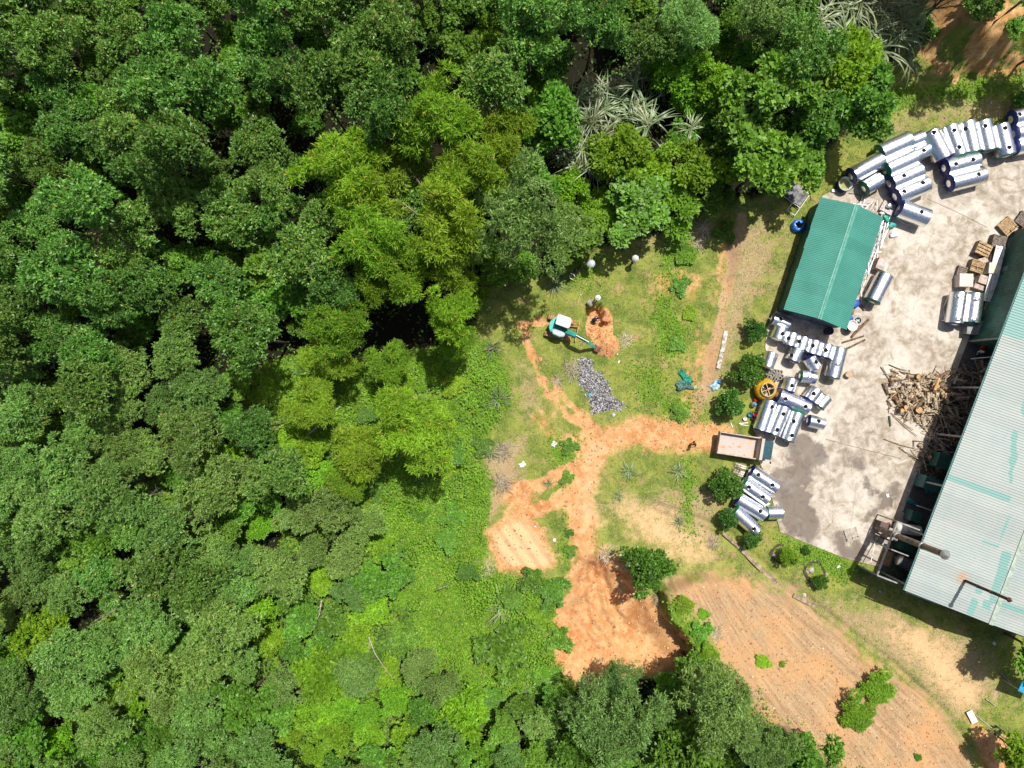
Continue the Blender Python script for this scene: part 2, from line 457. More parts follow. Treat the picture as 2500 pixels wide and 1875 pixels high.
# ------------------------------------------------------------------ ground sheet
def ground_material():
    t = NT('ground')
    P = t.pos()
    a = t.attr('ma'); b = t.attr('mb')
    A = t.sep(a.outputs['Color']); B = t.sep(b.outputs['Color'])
    aA = a.outputs['Alpha']; bA = b.outputs['Alpha']
    n_big = t.noise(0.25, 4, 0.6, P); n_mid = t.noise(1.3, 8, 0.72, P); n_fine = t.noise(7, 6, 0.75, P); n_v = t.noise(30, 3, 0.7, P); n_two = t.noise(0.55, 8, 0.7, P, 0.5)
    n_mix = t.math('ADD', t.math('MULTIPLY', n_mid, 0.55), t.math('MULTIPLY', n_fine, 0.45))
    def thr(mask, amt=0.8, w=0.16, n=None):
        n = n if n is not None else n_mix
        m = t.math('ADD', mask, t.math('MULTIPLY', t.math('SUBTRACT', n, 0.5), amt))
        return t.ramp(m, 0.5 - w, 0.5 + w)
    g = t.mix(t.ramp(n_two, 0.36, 0.62), (0.085, 0.15, 0.018, 1), (0.25, 0.285, 0.05, 1))
    g = t.mix(t.ramp(n_fine, 0.45, 0.7, 0, 0.75), g, (0.33, 0.275, 0.13, 1))
    dry = t.mix(t.ramp(n_fine, 0.3, 0.7), (0.30, 0.19, 0.10, 1), (0.46, 0.36, 0.21, 1))
    col = t.mix(thr(A[2], 1.8, 0.25), g, dry)
    bare = t.ramp(t.noise(0.7, 6, 0.72, P), 0.52, 0.68, 0, 0.8)
    col = t.mix(bare, col, (0.42, 0.26, 0.15, 1))
    lushc = t.mix(t.ramp(n_fine, 0.3, 0.7), (0.07, 0.15, 0.015, 1), (0.17, 0.29, 0.03, 1))
    col = t.mix(thr(B[2], 1.5, 0.22), col, lushc)
    ora = t.mix(t.ramp(n_big, 0.35, 0.65), (0.47, 0.19, 0.065, 1), (0.56, 0.29, 0.12, 1))
    ora = t.mix(t.ramp(n_mid, 0.38, 0.68), ora, (0.63, 0.40, 0.20, 1))
    ora = t.mix(t.ramp(n_v, 0.55, 0.8, 0, 0.35), ora, (0.33, 0.13, 0.05, 1))
    col = t.mix(thr(A[0], 1.15, 0.2), col, ora)
    sandc = t.mix(n_mid, (0.60, 0.36, 0.18, 1), (0.68, 0.48, 0.27, 1))
    col = t.mix(thr(A[1], 1.5, 0.35), col, sandc)
    # raked slope: streaks that follow the contour
    sx = t.new('ShaderNodeCombineXYZ'); t.link(t.math('MULTIPLY', bA, 24.0), sx.inputs[0])
    xyz = t.new('ShaderNodeSeparateXYZ'); t.link(P, xyz.inputs[0])
    t.link(t.math('MULTIPLY', xyz.outputs[0], 0.22), sx.inputs[1]); t.link(t.math('MULTIPLY', xyz.outputs[1], 0.05), sx.inputs[2])
    st = t.noise(1.5, 6, 0.72, sx.outputs[0], 0.5)
    brc = t.mix(t.ramp(t.math('ADD', t.math('MULTIPLY', st, 0.6), t.math('MULTIPLY', n_fine, 0.4)), 0.32, 0.68), (0.25, 0.15, 0.085, 1), (0.54, 0.385, 0.22, 1))
    brc = t.mix(t.ramp(n_big, 0.38, 0.68, 0, 0.75), brc, (0.54, 0.29, 0.13, 1))
    brc = t.mix(t.ramp(n_fine, 0.5, 0.75, 0, 0.7), brc, (0.26, 0.165, 0.085, 1))
    col = t.mix(thr(B[0], 1.3, 0.2), col, brc)
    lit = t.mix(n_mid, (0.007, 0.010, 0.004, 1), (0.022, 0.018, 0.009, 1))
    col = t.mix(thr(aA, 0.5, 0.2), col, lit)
    ashc = t.mix(t.ramp(n_fine, 0.35, 0.65), (0.05, 0.05, 0.05, 1), (0.30, 0.29, 0.29, 1))
    col = t.mix(thr(B[1], 0.5, 0.1), col, ashc)
    t.set(color=col, rough=0.95, spec=0.15)
    h = t.math('ADD', t.math('MULTIPLY', n_fine, 0.6), t.math('MULTIPLY', n_v, 0.4))
    h = t.math('ADD', h, t.math('MULTIPLY', t.math('MULTIPLY', st, B[0]), 0.9))
    t.bump(h, 0.55, 0.09)
    return t.mat

ext = np.array([700, 350, 180, 110, 80, 66, 59.])
gx = np.concatenate([-ext, xs, ext[::-1]]); gy = np.concatenate([-ext, ys, ext[::-1]])
n0 = len(ext); W_, H_ = len(gx), len(gy)
def pad(A): return np.pad(A, n0, mode='edge')
GX, GY = np.meshgrid(gx, gy)
V = np.stack([GX.ravel(), GY.ravel(), pad(H).ravel()], 1)
idx = np.arange(W_ * H_).reshape(H_, W_)
F = np.stack([idx[:-1, :-1].ravel(), idx[:-1, 1:].ravel(), idx[1:, 1:].ravel(), idx[1:, :-1].ravel()], 1)
me = mesh_np('ground', V, F, ground_material(), True)
ora_all = np.clip(np.maximum(orange, spoil * 1.1) * (1 - brown * 0.9), 0, 1.1)
def put(me, name, chans):
    at = me.attributes.new(name, 'FLOAT_COLOR', 'POINT')
    at.data.foreach_set('color', np.stack([pad(c).ravel() for c in chans], 1).astype(np.float32).ravel())
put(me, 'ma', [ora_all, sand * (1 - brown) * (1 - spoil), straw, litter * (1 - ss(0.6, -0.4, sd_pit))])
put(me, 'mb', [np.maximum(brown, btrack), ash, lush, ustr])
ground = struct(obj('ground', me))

# ------------------------------------------------------------------ concrete yard slab
def yard_material():
    t = NT('yard_concrete'); P = t.pos()
    w = t.attr('wet').outputs['Fac']
    n1 = t.noise(0.22, 5, 0.6, P, 0.6); n2 = t.noise(1.1, 6, 0.68, P, 0.4); n3 = t.noise(7, 4, 0.7, P)
    c = t.mix(t.ramp(n2, 0.32, 0.66), (0.26, 0.215, 0.155, 1), (0.54, 0.48, 0.405, 1))
    c = t.mix(t.ramp(n1, 0.45, 0.66, 0, 0.8), c, (0.63, 0.575, 0.50, 1))
    c = t.mix(t.ramp(t.noise(0.55, 6, 0.72, P, 1.0), 0.50, 0.70, 0, 0.8), c, (0.25, 0.185, 0.11, 1))
    c = t.mix(t.ramp(n3, 0.5, 0.8, 0, 0.28), c, (0.22, 0.18, 0.13, 1))
    m = t.math('ADD', w, t.math('MULTIPLY', t.math('SUBTRACT', t.noise(0.9, 6, 0.68, P), 0.5), 1.5))
    wf = t.ramp(m, 0.34, 0.72)
    c = t.mix(t.math('MULTIPLY', wf, t.ramp(n2, 0.3, 0.7, 0.55, 0.95)), c, t.mix(n1, (0.16, 0.115, 0.085, 1), (0.085, 0.072, 0.066, 1)))
    t.set(color=c, rough=t.ramp(wf, 0, 1, 0.85, 0.42), spec=0.35)
    t.bump(n3, 0.2, 0.02)
    return t.mat
YX, YY = X, Y
ins = sd_yard < 0
qi = np.arange(X.size).reshape(X.shape)
keep = ins[:-1, :-1] | ins[:-1, 1:] | ins[1:, 1:] | ins[1:, :-1]
Q = np.stack([qi[:-1, :-1][keep], qi[:-1, 1:][keep], qi[1:, 1:][keep], qi[1:, :-1][keep]], 1)
used, inv = np.unique(Q.ravel(), return_inverse=True)
vx = X.ravel()[used].copy(); vy = Y.ravel()[used].copy(); out = sd_yard.ravel()[used] > 0
ring = YARD + [YARD[0]]
best = np.full(out.sum(), 1e9); bx = np.zeros(out.sum()); by = np.zeros(out.sum())
for (x0, y0), (x1, y1) in zip(ring[:-1], ring[1:]):
    dx, dy = x1 - x0, y1 - y0
    tt = np.clip(((vx[out] - x0) * dx + (vy[out] - y0) * dy) / (dx * dx + dy * dy), 0, 1)
    qx, qy = x0 + tt * dx, y0 + tt * dy
    dd = (vx[out] - qx) ** 2 + (vy[out] - qy) ** 2
    m_ = dd < best; best[m_] = dd[m_]; bx[m_] = qx[m_]; by[m_] = qy[m_]
vx[out] = bx; vy[out] = by
YV = np.stack([vx, vy, np.full(len(vx), 0.03)], 1)
yme = mesh_np('concrete_yard', YV, inv.reshape(-1, 4), yard_material(), False)
WET = [([(1905, 1070), (1960, 1060), (2010, 1085), (2030, 1125), (1990, 1150), (1960, 1190), (1985, 1230), (2000, 1290), (1985, 1315), (1920, 1310), (1900, 1240), (1875, 1190), (1885, 1150), (1940, 1140), (1920, 1100)], 1),
       ([(2115, 1165), (2125, 1190), (2160, 1195), (2195, 1160), (2200, 1190), (2185, 1230), (2150, 1255), (2120, 1285), (2100, 1280), (2110, 1250), (2150, 1220), (2135, 1205), (2112, 1190)], 0.85),
       ([(2045, 1300), (2065, 1300), (2060, 1340), (2110, 1330), (2120, 1350), (2060, 1365), (2040, 1340)], 0.8),
       ([(2060, 1110), (2118, 1125), (2115, 1150), (2060, 1140)], 0.7), ([(1890, 1180), (1905, 1200), (1905, 1290), (1893, 1290)], 0.8),
       ([(2200, 300), (2300, 400), (2290, 440), (2230, 400)], 0.5), ([(2290, 420), (2330, 460), (2300, 470)], 0.55)]
wet = np.zeros(X.shape)
for p, a_ in WET: wet = np.maximum(wet, a_ * ss(1.2, -0.9, sdf(gw(p), X, Y) + WOB * 0.7))
at = yme.attributes.new('wet', 'FLOAT', 'POINT'); at.data.foreach_set('value', wet.ravel()[used].astype(np.float32))
yard = struct(obj('concrete_yard', yme))
m_dark = plain('joint_dirt', (0.12, 0.10, 0.08), 0.9)
for k, pts in enumerate([[(2262, 485), (2330, 515), (2410, 555)], [(2015, 1072), (2100, 1095), (2200, 1120)], [(2330, 420), (2420, 400), (2500, 390)]]):
    mb = MB()
    for p, q in zip(pts[:-1], pts[1:]):
        a_, b_ = G(*p, 0), G(*q, 0)
        for u in range(6):
            c0 = a_.lerp(b_, u / 6); c1 = a_.lerp(b_, (u + 1) / 6)
            off = Vector((0, random.uniform(-.04, .04), 0))
            mb.bar((c0.x, c0.y, 0.033), (c1.x + off.x, c1.y + off.y, 0.033), 0.045, 0.003)
    mb.build('expansion_joint', m_dark, yard)
# slab edge
mb = MB()
pts = [Vector((x, y, 0)) for x, y in YARD]
for a_, b_ in zip(pts, pts[1:] + pts[:1]):
    mb._add([(a_.x, a_.y, -0.2), (b_.x, b_.y, -0.2), (b_.x, b_.y, 0.03), (a_.x, a_.y, 0.03)], [(0, 1, 2, 3)])
mb.build('slab_edge', plain('slab_edge', (0.33, 0.28, 0.22), 0.9), yard)

# narrow concrete drain kerbs along the grass
m_kerb = plain('kerb_concrete', (0.33, 0.25, 0.165), 0.9, var=0.3, nscale=2.5, bump=0.3)
m_kerbw = plain('kerb_pale', (0.60, 0.545, 0.48), 0.9, var=0.35, nscale=3.5, bump=0.3)
def kerb(name, pts, w, h, mat, gap=0.0):
    root = empty(name, (0, 0, 0)); struct(root)
    P_ = [GT(*p) for p in pts]
    for a_, b_ in zip(P_[:-1], P_[1:]):
        L = (b_ - a_).length; n = max(1, int(L / 1.6))
        for u in range(n):
            if random.random() < gap: continue
            c0 = a_.lerp(b_, (u + 0.01) / n); c1 = a_.lerp(b_, (u + 0.985) / n)
            z = max(tz(c0.x, c0.y), tz(c1.x, c1.y)) + h - 0.09 + random.uniform(-.012, .012)
            MB().bar((c0.x, c0.y, z), (c1.x, c1.y, z), w * random.uniform(.85, 1.1), 0.2).build('kerb_slab', mat, root)
kerb('drain_kerb', [(1772, 808), (1762, 860), (1752, 900)], 0.42, 0.10, m_kerbw, 0.1)
kerb('drain_kerb', [(1765, 1300), (1810, 1340), (1860, 1392), (1935, 1452), (1990, 1480)], 0.42, 0.03, m_kerb, 0.12)
# ------------------------------------------------------------------ vegetation meshes
def nrm(a): return a / (np.linalg.norm(a, axis=1, keepdims=True) + 1e-9)
def leaves(P_, D_, L_, W_r, up=0.7, curl=0.0):
    """one folded quad per leaf: P base points, D directions, L lengths, W_r width ratio"""
    n = len(P_)
    u = nrm(np.tile([0, 0, 1.0], (n, 1)) + rng.normal(0, 1 - up, (n, 3)))
    S = nrm(np.cross(D_, u)); L = L_[:, None]
    mid = P_ + D_ * L * 0.45; tip = P_ + D_ * L
    tip[:, 2] -= (L[:, 0] * curl)
    w = S * L * W_r * 0.5
    V = np.empty((n, 4, 3)); V[:, 0] = P_; V[:, 1] = mid + w; V[:, 2] = tip; V[:, 3] = mid - w
    return V.reshape(-1, 3)
def quads(n): return np.arange(n * 4).reshape(-1, 4)

def crown(R, zc, flat, n_cl, cl_r, sprays, per, ll, lw, spread=0.8, lowcut=-0.25, droop=0.0, up=0.7, seed=0, core=0.25):
    """clumpy crown: clumps on an uneven ellipsoid, twig sprays on each clump, leaves on each spray"""
    r = np.random.default_rng(seed)
    cen = []
    tries = 0
    while len(cen) < n_cl and tries < 5000:
        tries += 1
        d = r.normal(0, 1, 3); d /= np.linalg.norm(d)
        if d[2] < lowcut: continue
        lob = 1 + 0.28 * math.sin(3 * math.atan2(d[1], d[0]) + seed) + 0.15 * math.sin(5 * math.atan2(d[1], d[0]) + 2 * seed)
        f = r.uniform(0.45, 0.82) * lob if r.random() > core else r.uniform(0.1, 0.45)
        c = np.array([d[0] * R * f, d[1] * R * f, d[2] * R * flat * f])
        if all(np.linalg.norm(c - q) > cl_r * R * 0.55 for q, _ in cen) or tries > 3000:
            cen.append((c, cl_r * R * r.uniform(0.65, 1.3)))
    Ps, Ds, Ls = [], [], []
    for c, cr in cen:
        ns = int(sprays * (cr / (cl_r * R)) ** 2)
        d = nrm(r.normal(0, 1, (ns, 3))); d[:, 2] = np.where(d[:, 2] < -0.35, -d[:, 2], d[:, 2])
        sp = c + d * cr * r.uniform(0.72, 1.08, (ns, 1)) * np.array([1, 1, 0.85])
        base = np.repeat(sp, per, 0); nd = np.repeat(d, per, 0)
        dd = nrm(nd * 0.6 + r.normal(0, spread, (len(base), 3)) + np.array([0, 0, 0.15 - droop]))
        base = base + r.normal(0, 0.05 * R * 0.35, base.shape)
        Ps.append(base); Ds.append(dd); Ls.append(ll * r.uniform(0.6, 1.3, len(base)))
    P_ = np.concatenate(Ps); D_ = np.concatenate(Ds); L_ = np.concatenate(Ls)
    V = leaves(P_, D_, L_, lw, up, curl=droop * 0.4)
    V[:, 2] += zc
    return V, cen
def trunk(Ht, zc, cen, r0, mat, lean=0.3, seed=0):
    r = random.Random(seed); mb = MB()
    top = Vector((r.uniform(-lean, lean), r.uniform(-lean, lean), zc))
    mb.path([(0, 0, -0.4), (0.03, 0.02, Ht * 0.25), (top.x * .6, top.y * .6, Ht * 0.5), tuple(top)], [r0, r0 * .8, r0 * .6, r0 * .3], 7)
    for c, cr in sorted(cen, key=lambda q: -q[1])[:9]:
        s = Vector((top.x * .6, top.y * .6, Ht * r.uniform(.35, .6)))
        e = Vector((c[0], c[1], c[2] + zc)); m = s.lerp(e, 0.5) + Vector((0, 0, 0.15))
        mb.path([s, m, e], [r0 * .38, r0 * .25, r0 * .1], 5)
    return mb.mesh('trunk', mat)

m_bark = plain('bark', (0.16, 0.115, 0.08), 0.9, var=0.3, nscale=4, bump=0.5)
m_bark2 = plain('bark_pale', (0.36, 0.30, 0.22), 0.9, var=0.25, nscale=4, bump=0.4)
M = {}
M['acacia'] = leaf_mat('acacia_leaf', (0.059, 0.159, 0.017, 1), (0.219, 0.421, 0.079, 1), (0.38, 0.34, 0.09, 1), 0.03, 0.32, 0.42, 0.42)
M['pale'] = leaf_mat('pale_acacia_leaf', (0.088, 0.200, 0.024, 1), (0.260, 0.430, 0.100, 1), (0.42, 0.36, 0.14, 1), 0.02, 0.34, 0.42, 0.42)
M['willow'] = leaf_mat('willow_leaf', (0.115, 0.250, 0.042, 1), (0.300, 0.480, 0.130, 1), None, 0, 0.3, 0.42, 0.4)
M['bamboo'] = leaf_mat('bamboo_leaf', (0.140, 0.287, 0.013, 1), (0.342, 0.540, 0.049, 1), (0.52, 0.46, 0.09, 1), 0.04, 0.42, 0.55, 0.25)
M['broad'] = leaf_mat('broad_leaf', (0.073, 0.181, 0.018, 1), (0.200, 0.400, 0.042, 1), None, 0, 0.36, 0.45, 0.4)
M['bright'] = leaf_mat('bright_leaf', (0.111, 0.270, 0.014, 1), (0.291, 0.516, 0.034, 1), None, 0, 0.42, 0.5, 0.3)
M['citrus'] = leaf_mat('citrus_leaf', (0.028, 0.096, 0.011, 1), (0.111, 0.270, 0.030, 1), None, 0, 0.28, 0.38, 0.45)
M['vine'] = leaf_mat('vine_leaf', (0.111, 0.246, 0.014, 1), (0.308, 0.504, 0.036, 1), (0.36, 0.45, 0.06, 1), 0.04, 0.38, 0.5, 0.3, 0.0)
M['under'] = leaf_mat('undergrowth_leaf', (0.051, 0.128, 0.017, 1), (0.167, 0.300, 0.050, 1), (0.17, 0.11, 0.05, 1), 0.05, 0.3, 0.5, 0.3, 0.0)
M['reed'] = leaf_mat('reed_blade', (0.13, 0.205, 0.075, 1), (0.34, 0.40, 0.21, 1), (0.42, 0.36, 0.22, 1), 0.06, 0.35, 0.4, 0.4)
M['dryreed'] = leaf_mat('dry_reed_blade', (0.34, 0.27, 0.17, 1), (0.62, 0.54, 0.40, 1), (0.12, 0.16, 0.06, 1), 0.2, 0.25, 0.6, 0.3)

SPEC = {  # R, zc, flat, n_cl, cl_r, sprays, per, leaf len, width ratio, spread, lowcut, droop, up, variants, trunk r
    'acacia': dict(R=2.7, zc=7.2, flat=0.8, n_cl=20, cl_r=0.30, sprays=46, per=10, ll=0.28, lw=0.38, spread=.75, lowcut=-.25, droop=0, up=.62, nv=7, tr=.15),
    'pale': dict(R=2.8, zc=6.0, flat=0.7, n_cl=24, cl_r=0.27, sprays=44, per=10, ll=0.26, lw=0.32, spread=.8, lowcut=-.25, droop=.15, up=.6, nv=6, tr=.14),
    'willow': dict(R=3.6, zc=6.2, flat=0.7, n_cl=30, cl_r=0.25, sprays=66, per=9, ll=0.26, lw=0.26, spread=.8, lowcut=-.2, droop=.1, up=.55, nv=3, tr=.2),
    'bamboo': dict(R=2.6, zc=6.4, flat=0.85, n_cl=24, cl_r=0.26, sprays=50, per=8, ll=0.36, lw=0.19, spread=.95, lowcut=-.35, droop=.25, up=.5, nv=6, tr=.08),
    'broad': dict(R=2.4, zc=4.6, flat=0.8, n_cl=24, cl_r=0.27, sprays=44, per=6, ll=0.33, lw=0.62, spread=.8, lowcut=-.3, droop=.05, up=.75, nv=6, tr=.13),
    'bright': dict(R=2.0, zc=2.8, flat=0.8, n_cl=20, cl_r=0.29, sprays=44, per=7, ll=0.28, lw=0.45, spread=.85, lowcut=-.3, droop=.0, up=.65, nv=4, tr=.1),
    'citrus': dict(R=1.45, zc=1.55, flat=0.92, n_cl=30, cl_r=0.26, sprays=34, per=6, ll=0.19, lw=0.5, spread=.7, lowcut=-.6, droop=.0, up=.6, nv=4, tr=.09),
    'shrub': dict(R=1.5, zc=0.9, flat=0.6, n_cl=26, cl_r=0.20, sprays=26, per=6, ll=0.28, lw=0.5, spread=.85, lowcut=-.4, droop=.0, up=.7, nv=4, tr=.06),
}
VAR = {}
sid = 0
for sp, q in SPEC.items():
    VAR[sp] = []
    for k in range(q['nv']):
        sid += 1
        V, cen = crown(q['R'], q['zc'], q['flat'] * random.uniform(.88, 1.15), q['n_cl'], q['cl_r'], q['sprays'], q['per'], q['ll'], q['lw'],
                       q['spread'], q['lowcut'], q['droop'], q['up'], seed=sid * 13 + 1)
        mat = M['vine'] if sp == 'shrub' and k % 2 else M['broad'] if sp == 'shrub' else M[sp]
        cm = mesh_np('crown', V, quads(len(V) // 4), mat)
        tm = trunk(q['zc'] + 0.5, q['zc'], cen, q['tr'], m_bark, seed=sid)
        VAR[sp].append((cm, tm))

used_tree = []   # (px, py, Rpx)
BOTANY = {'acacia': 'acacia_tree', 'pale': 'acacia_tree', 'willow': 'willowy_tree', 'bamboo': 'bamboo_clump', 'broad': 'broadleaf_tree',
          'bright': 'bright_bush', 'citrus': 'round_bush', 'shrub': 'shrub'}
def plant(px, py, Rpx, sp, label, cat=None, group=None, hs=1.0, name=None):
    q = SPEC[sp]
    hs *= {'acacia': 1.3, 'pale': 1.15, 'willow': 1.35, 'bamboo': 1.4, 'broad': 1.1}.get(sp, 1.0) if cat != 'shrub' else 1.0
    s = Rpx / 25.0 / q['R'] * 0.97
    zc = q['zc'] * s * hs
    p = G(px, py, zc)
    gz = tz(p.x, p.y); p = G(px, py, zc + gz); gz = tz(p.x, p.y)
    cm, tm = random.choice(VAR[sp])
    root = empty(name or BOTANY[sp], (p.x, p.y, gz), random.uniform(0, 6.28), 1.0)
    root.scale = (s * random.uniform(.95, 1.06), s * random.uniform(.95, 1.06), s * hs)
    obj('trunk', tm, root); obj('crown', cm, root)
    if cat is None: cat = 'bush' if sp in ('citrus', 'bright', 'shrub') else 'bamboo' if sp == 'bamboo' else 'tree'
    tag(root, label, cat, group)
    used_tree.append((px, py, Rpx))
    return root

# named plants ------------------------------------------------------------
g_b = 'yellow-green bamboo clumps'
for px, py, R_, lb, hs in [
    (1068, 296, 88, 'yellow-green bamboo clump highest up, right of the dark acacias', 1.0),
    (1222, 345, 76, 'olive bamboo clump left of the tall reeds', .95),
    (1130, 420, 86, 'lime bamboo clump below the pale bare culms\' right end', 1.0),
    (1010, 380, 60, 'small bamboo clump behind the bent bare culms', .9),
    (835, 425, 82, 'leftmost bamboo clump, against the blue-green acacias', 1.0),
    (915, 455, 78, 'bamboo clump at the left end of the bare culms', .95),
    (915, 590, 80, 'yellow bamboo clump with ragged left edge in the middle of the wood', 1.0),
    (985, 655, 72, 'yellow bamboo clump above the deep shadow', 1.0),
    (930, 690, 64, 'golden bamboo clump overhanging the deep shadow\'s left end', 1.0),
    (1110, 560, 90, 'dense olive bamboo clump left of the big grey-green willowy tree', 1.0),
    (1100, 655, 70, 'olive bamboo clump directly above the tall leaning bamboo', 1.0),
    (1105, 770, 62, 'tall bamboo standing alone between two shadows by the clearing', 1.15),
    (1110, 830, 48, 'lowest tip of bamboo by the clearing, hanging toward the vines', .9),
    (825, 800, 72, 'dull green bamboo clump left of the deep shadow', .9),
    (800, 870, 60, 'dull bamboo clump under the deep shadow\'s left end', .8),
    (955, 890, 58, 'low bamboo clump beneath the deep shadow', .7),
    (985, 1010, 80, 'olive bamboo clump above the small fan palm', .8),
    (1035, 1085, 76, 'olive bamboo clump beside the lone green fan of blades', .8),
    (880, 1100, 72, 'long olive bamboo clump pointing down over the bright vines', .8),
    (860, 1175, 56, 'tip of the long olive bamboo clump above its heart-shaped shadow', .75),
    (770, 985, 68, 'pale lime bamboo clump crossed by the fallen pole', .7)]:
    plant(px, py, R_, 'bamboo', lb, 'bamboo', g_b, hs)
plant(1345, 290, 72, 'broad', 'round green tree touching the left of the tall reed bed', hs=1.2)
plant(1277, 545, 112, 'willow', 'big grey-green willowy tree at the top left of the clearing', hs=1.2)
plant(1215, 480, 70, 'willow', 'grey-green willowy tree behind the big willowy one', 'tree')
plant(1405, 575, 66, 'broad', 'feathery green tree above the white umbrella', hs=.75)
plant(1188, 612, 38, 'bright', 'small yellow-leaved bush in front of the big willowy tree', hs=1.8)
for px, py, R_, sp, lb in [
    (1661, 185, 72, 'bright', 'yellow-green bush above the upper right reeds'),
    (1690, 258, 42, 'bright', 'small yellow bush under the yellow-green one by the reeds'),
    (1853, 230, 92, 'broad', 'large dark green tree in the upper right wood'),
    (2079, 180, 92, 'bright', 'bright green tree beside the red earth bank'),
    (2110, 262, 70, 'broad', 'green tree hanging over the grass behind the tank yard'),
    (1985, 300, 70, 'broad', 'dark tree left of the bright green tree near the earth bank'),
    (1808, 328, 76, 'broad', 'blue-green tree with large compound leaves, upper right wood'),
    (1765, 405, 66, 'broad', 'leafy green tree right above the clearing\'s top right corner'),
    (1868, 400, 92, 'broad', 'broad green tree above the grey sheets on the metal frame'),
    (1950, 400, 60, 'broad', 'low green tree nearest the half barrel'),
    (1560, 497, 82, 'broad', 'green tree with big leaves at the clearing\'s top edge'),
    (1640, 470, 84, 'bright', 'yellow-green tree at the clearing\'s top edge, right one'),
    (1503, 390, 78, 'bright', 'yellow-green tree right of the reed bed'),
    (1595, 420, 60, 'bright', 'small yellow-green tree right of the lower reed fan'),
    (1706, 420, 70, 'bright', 'lime tree below the compound-leaved tree'),
    (1480, 520, 62, 'bright', 'lime bush between feathery tree and clearing edge'),
    (1690, 60, 80, 'willow', 'grey-green tree at the top edge right of centre'),
    (1670, 80, 55, 'broad', 'small bright broadleaf in the dark at the top edge'),
    (1350, 150, 56, 'broad', 'green tree with drooping tip in the dark upper middle'),
    (1300, 70, 88, 'acacia', 'acacia at the top edge left of the dark hollow'),
    (1460, 50, 70, 'acacia', 'acacia at the top edge above the dark hollow'),
    (1215, 200, 78, 'acacia', 'blue-green acacia left of the dark hollow'),
    (1860, 60, 80, 'willow', 'grey tree at the top edge above the right wood'),
    (1503, 1768, 108, 'willow', 'largest grey-green willowy tree at the bottom edge below the pit'),
    (1512, 1668, 62, 'willow', 'willowy tree top reaching into the orange pit'),
    (1440, 1700, 60, 'willow', 'left shoulder of willowy trees below the pit'),
    (1755, 1745, 108, 'willow', 'wide grey-green willowy tree below the raked slope'),
    (1866, 1830, 70, 'willow', 'willowy tree at the bottom edge of the raked slope'),
    (1690, 1825, 78, 'broad', 'bright broadleaf between the two big willowy trees at the bottom'),
    (1960, 1850, 66, 'broad', 'dark broadleaf at the bottom edge beside the orange slope'),
    (1413, 1845, 72, 'broad', 'broadleaf at the bottom edge left of the largest willowy tree'),
    (1141, 1729, 72, 'bright', 'bright green bush with dark rim in the lower middle'),
    (780, 1650, 74, 'bright', 'large yellow bush in the lower left wood'),
    (633, 1478, 54, 'bright', 'small yellow bush above the fallen grey branch'),
    (1232, 1585, 70, 'shrub', 'dark rounded vine mound left of the pit'),
    (1360, 1560, 38, 'shrub', 'dark leafy shrub on the left rim of the pit'),
    (1582, 1388, 62, 'citrus', 'single dark round tree at the top of the orange pit'),
    (1844, 808, 29, 'citrus', 'round bush beside the shed, topmost of the yard-edge row'),
    (1827, 906, 43, 'citrus', 'round bush left of the yellow mixer drum'),
    (1785, 987, 37, 'citrus', 'dark round bush left of the buckets'),
    (1774, 1184, 43, 'citrus', 'round bush below the dump truck'),
    (1778, 1268, 27, 'citrus', 'small round bush by the lowest tank'),
    (1833, 1318, 24, 'citrus', 'dark low bush under the lowest tank\'s end'),
    (1922, 1360, 24, 'bright', 'young tree beside the first ring of dark soil'),
    (2003, 1420, 21, 'citrus', 'young dark tree beside the second ring of dark soil'),
    (1968, 1343, 11, 'citrus', 'tiny bush between the young trees and the yard'),
    (2140, 1683, 44, 'bright', 'upper yellow-green bush on the raked slope, low and wide'),
    (2092, 1748, 46, 'bright', 'lower yellow-green bush on the raked slope, low and wide'),
    (2487, 1835, 62, 'bright', 'bright tree in the bottom right corner'),
    (2560, 1600, 70, 'broad', 'dark tree at the right edge above the blue roof'),
    (2492, 243, 26, 'citrus', 'dark shrub behind the tanks at the right edge'),
    (1865, 1620, 19, 'bright', 'small seedling on the left side of the raked slope'),
    (1912, 1622, 9, 'bright', 'tiny seedling right of the slope seedling'),
    (2242, 1850, 10, 'bright', 'tiny seedling at the bottom of the raked slope'),
    (1717, 1500, 14, 'bright', 'small tuft on the green bank above the slope'),
    (1668, 1478, 26, 'shrub', 'green shrub on the rim right of the pit'),
    (1712, 1545, 28, 'shrub', 'grey-green shrub on the bank right of the pit'),
    (1735, 1602, 26, 'shrub', 'light shrub on the bank above the wide willowy tree'),
    (1395, 1345, 17, 'shrub', 'leafy weed strip right of the raked seed beds'),
    (1388, 1300, 13, 'shrub', 'small weed right of the upper seed beds'),
    (1388, 1090, 24, 'shrub', 'bright weed patch in the fork of the tracks'),
    (1385, 1165, 19, 'shrub', 'bright oval weed patch beside the sandy road'),
    (1650, 840, 24, 'shrub', 'weed clump in the middle of the clearing\'s right side'),
    (1660, 700, 26, 'shrub', 'leafy weeds along the old ditch, middle'),
    (1675, 620, 30, 'shrub', 'leafy weeds along the old ditch, upper'),
    (1770, 570, 30, 'shrub', 'bright shrub at the top of the old ditch'),
    (1685, 765, 20, 'shrub', 'leafy weeds along the old ditch, lower'),
    (1660, 1010, 24, 'shrub', 'weeds on the corner above the orange road')]:
    h = {'citrus': 1.0, 'shrub': .6}.get(sp, 1.0)
    if 'clearing' in lb and py < 560: h = .62
    if 'seedling' in lb or 'weed' in lb or 'tuft' in lb or 'low and wide' in lb: h = .45
    plant(px, py, R_, sp, lb, hs=h)

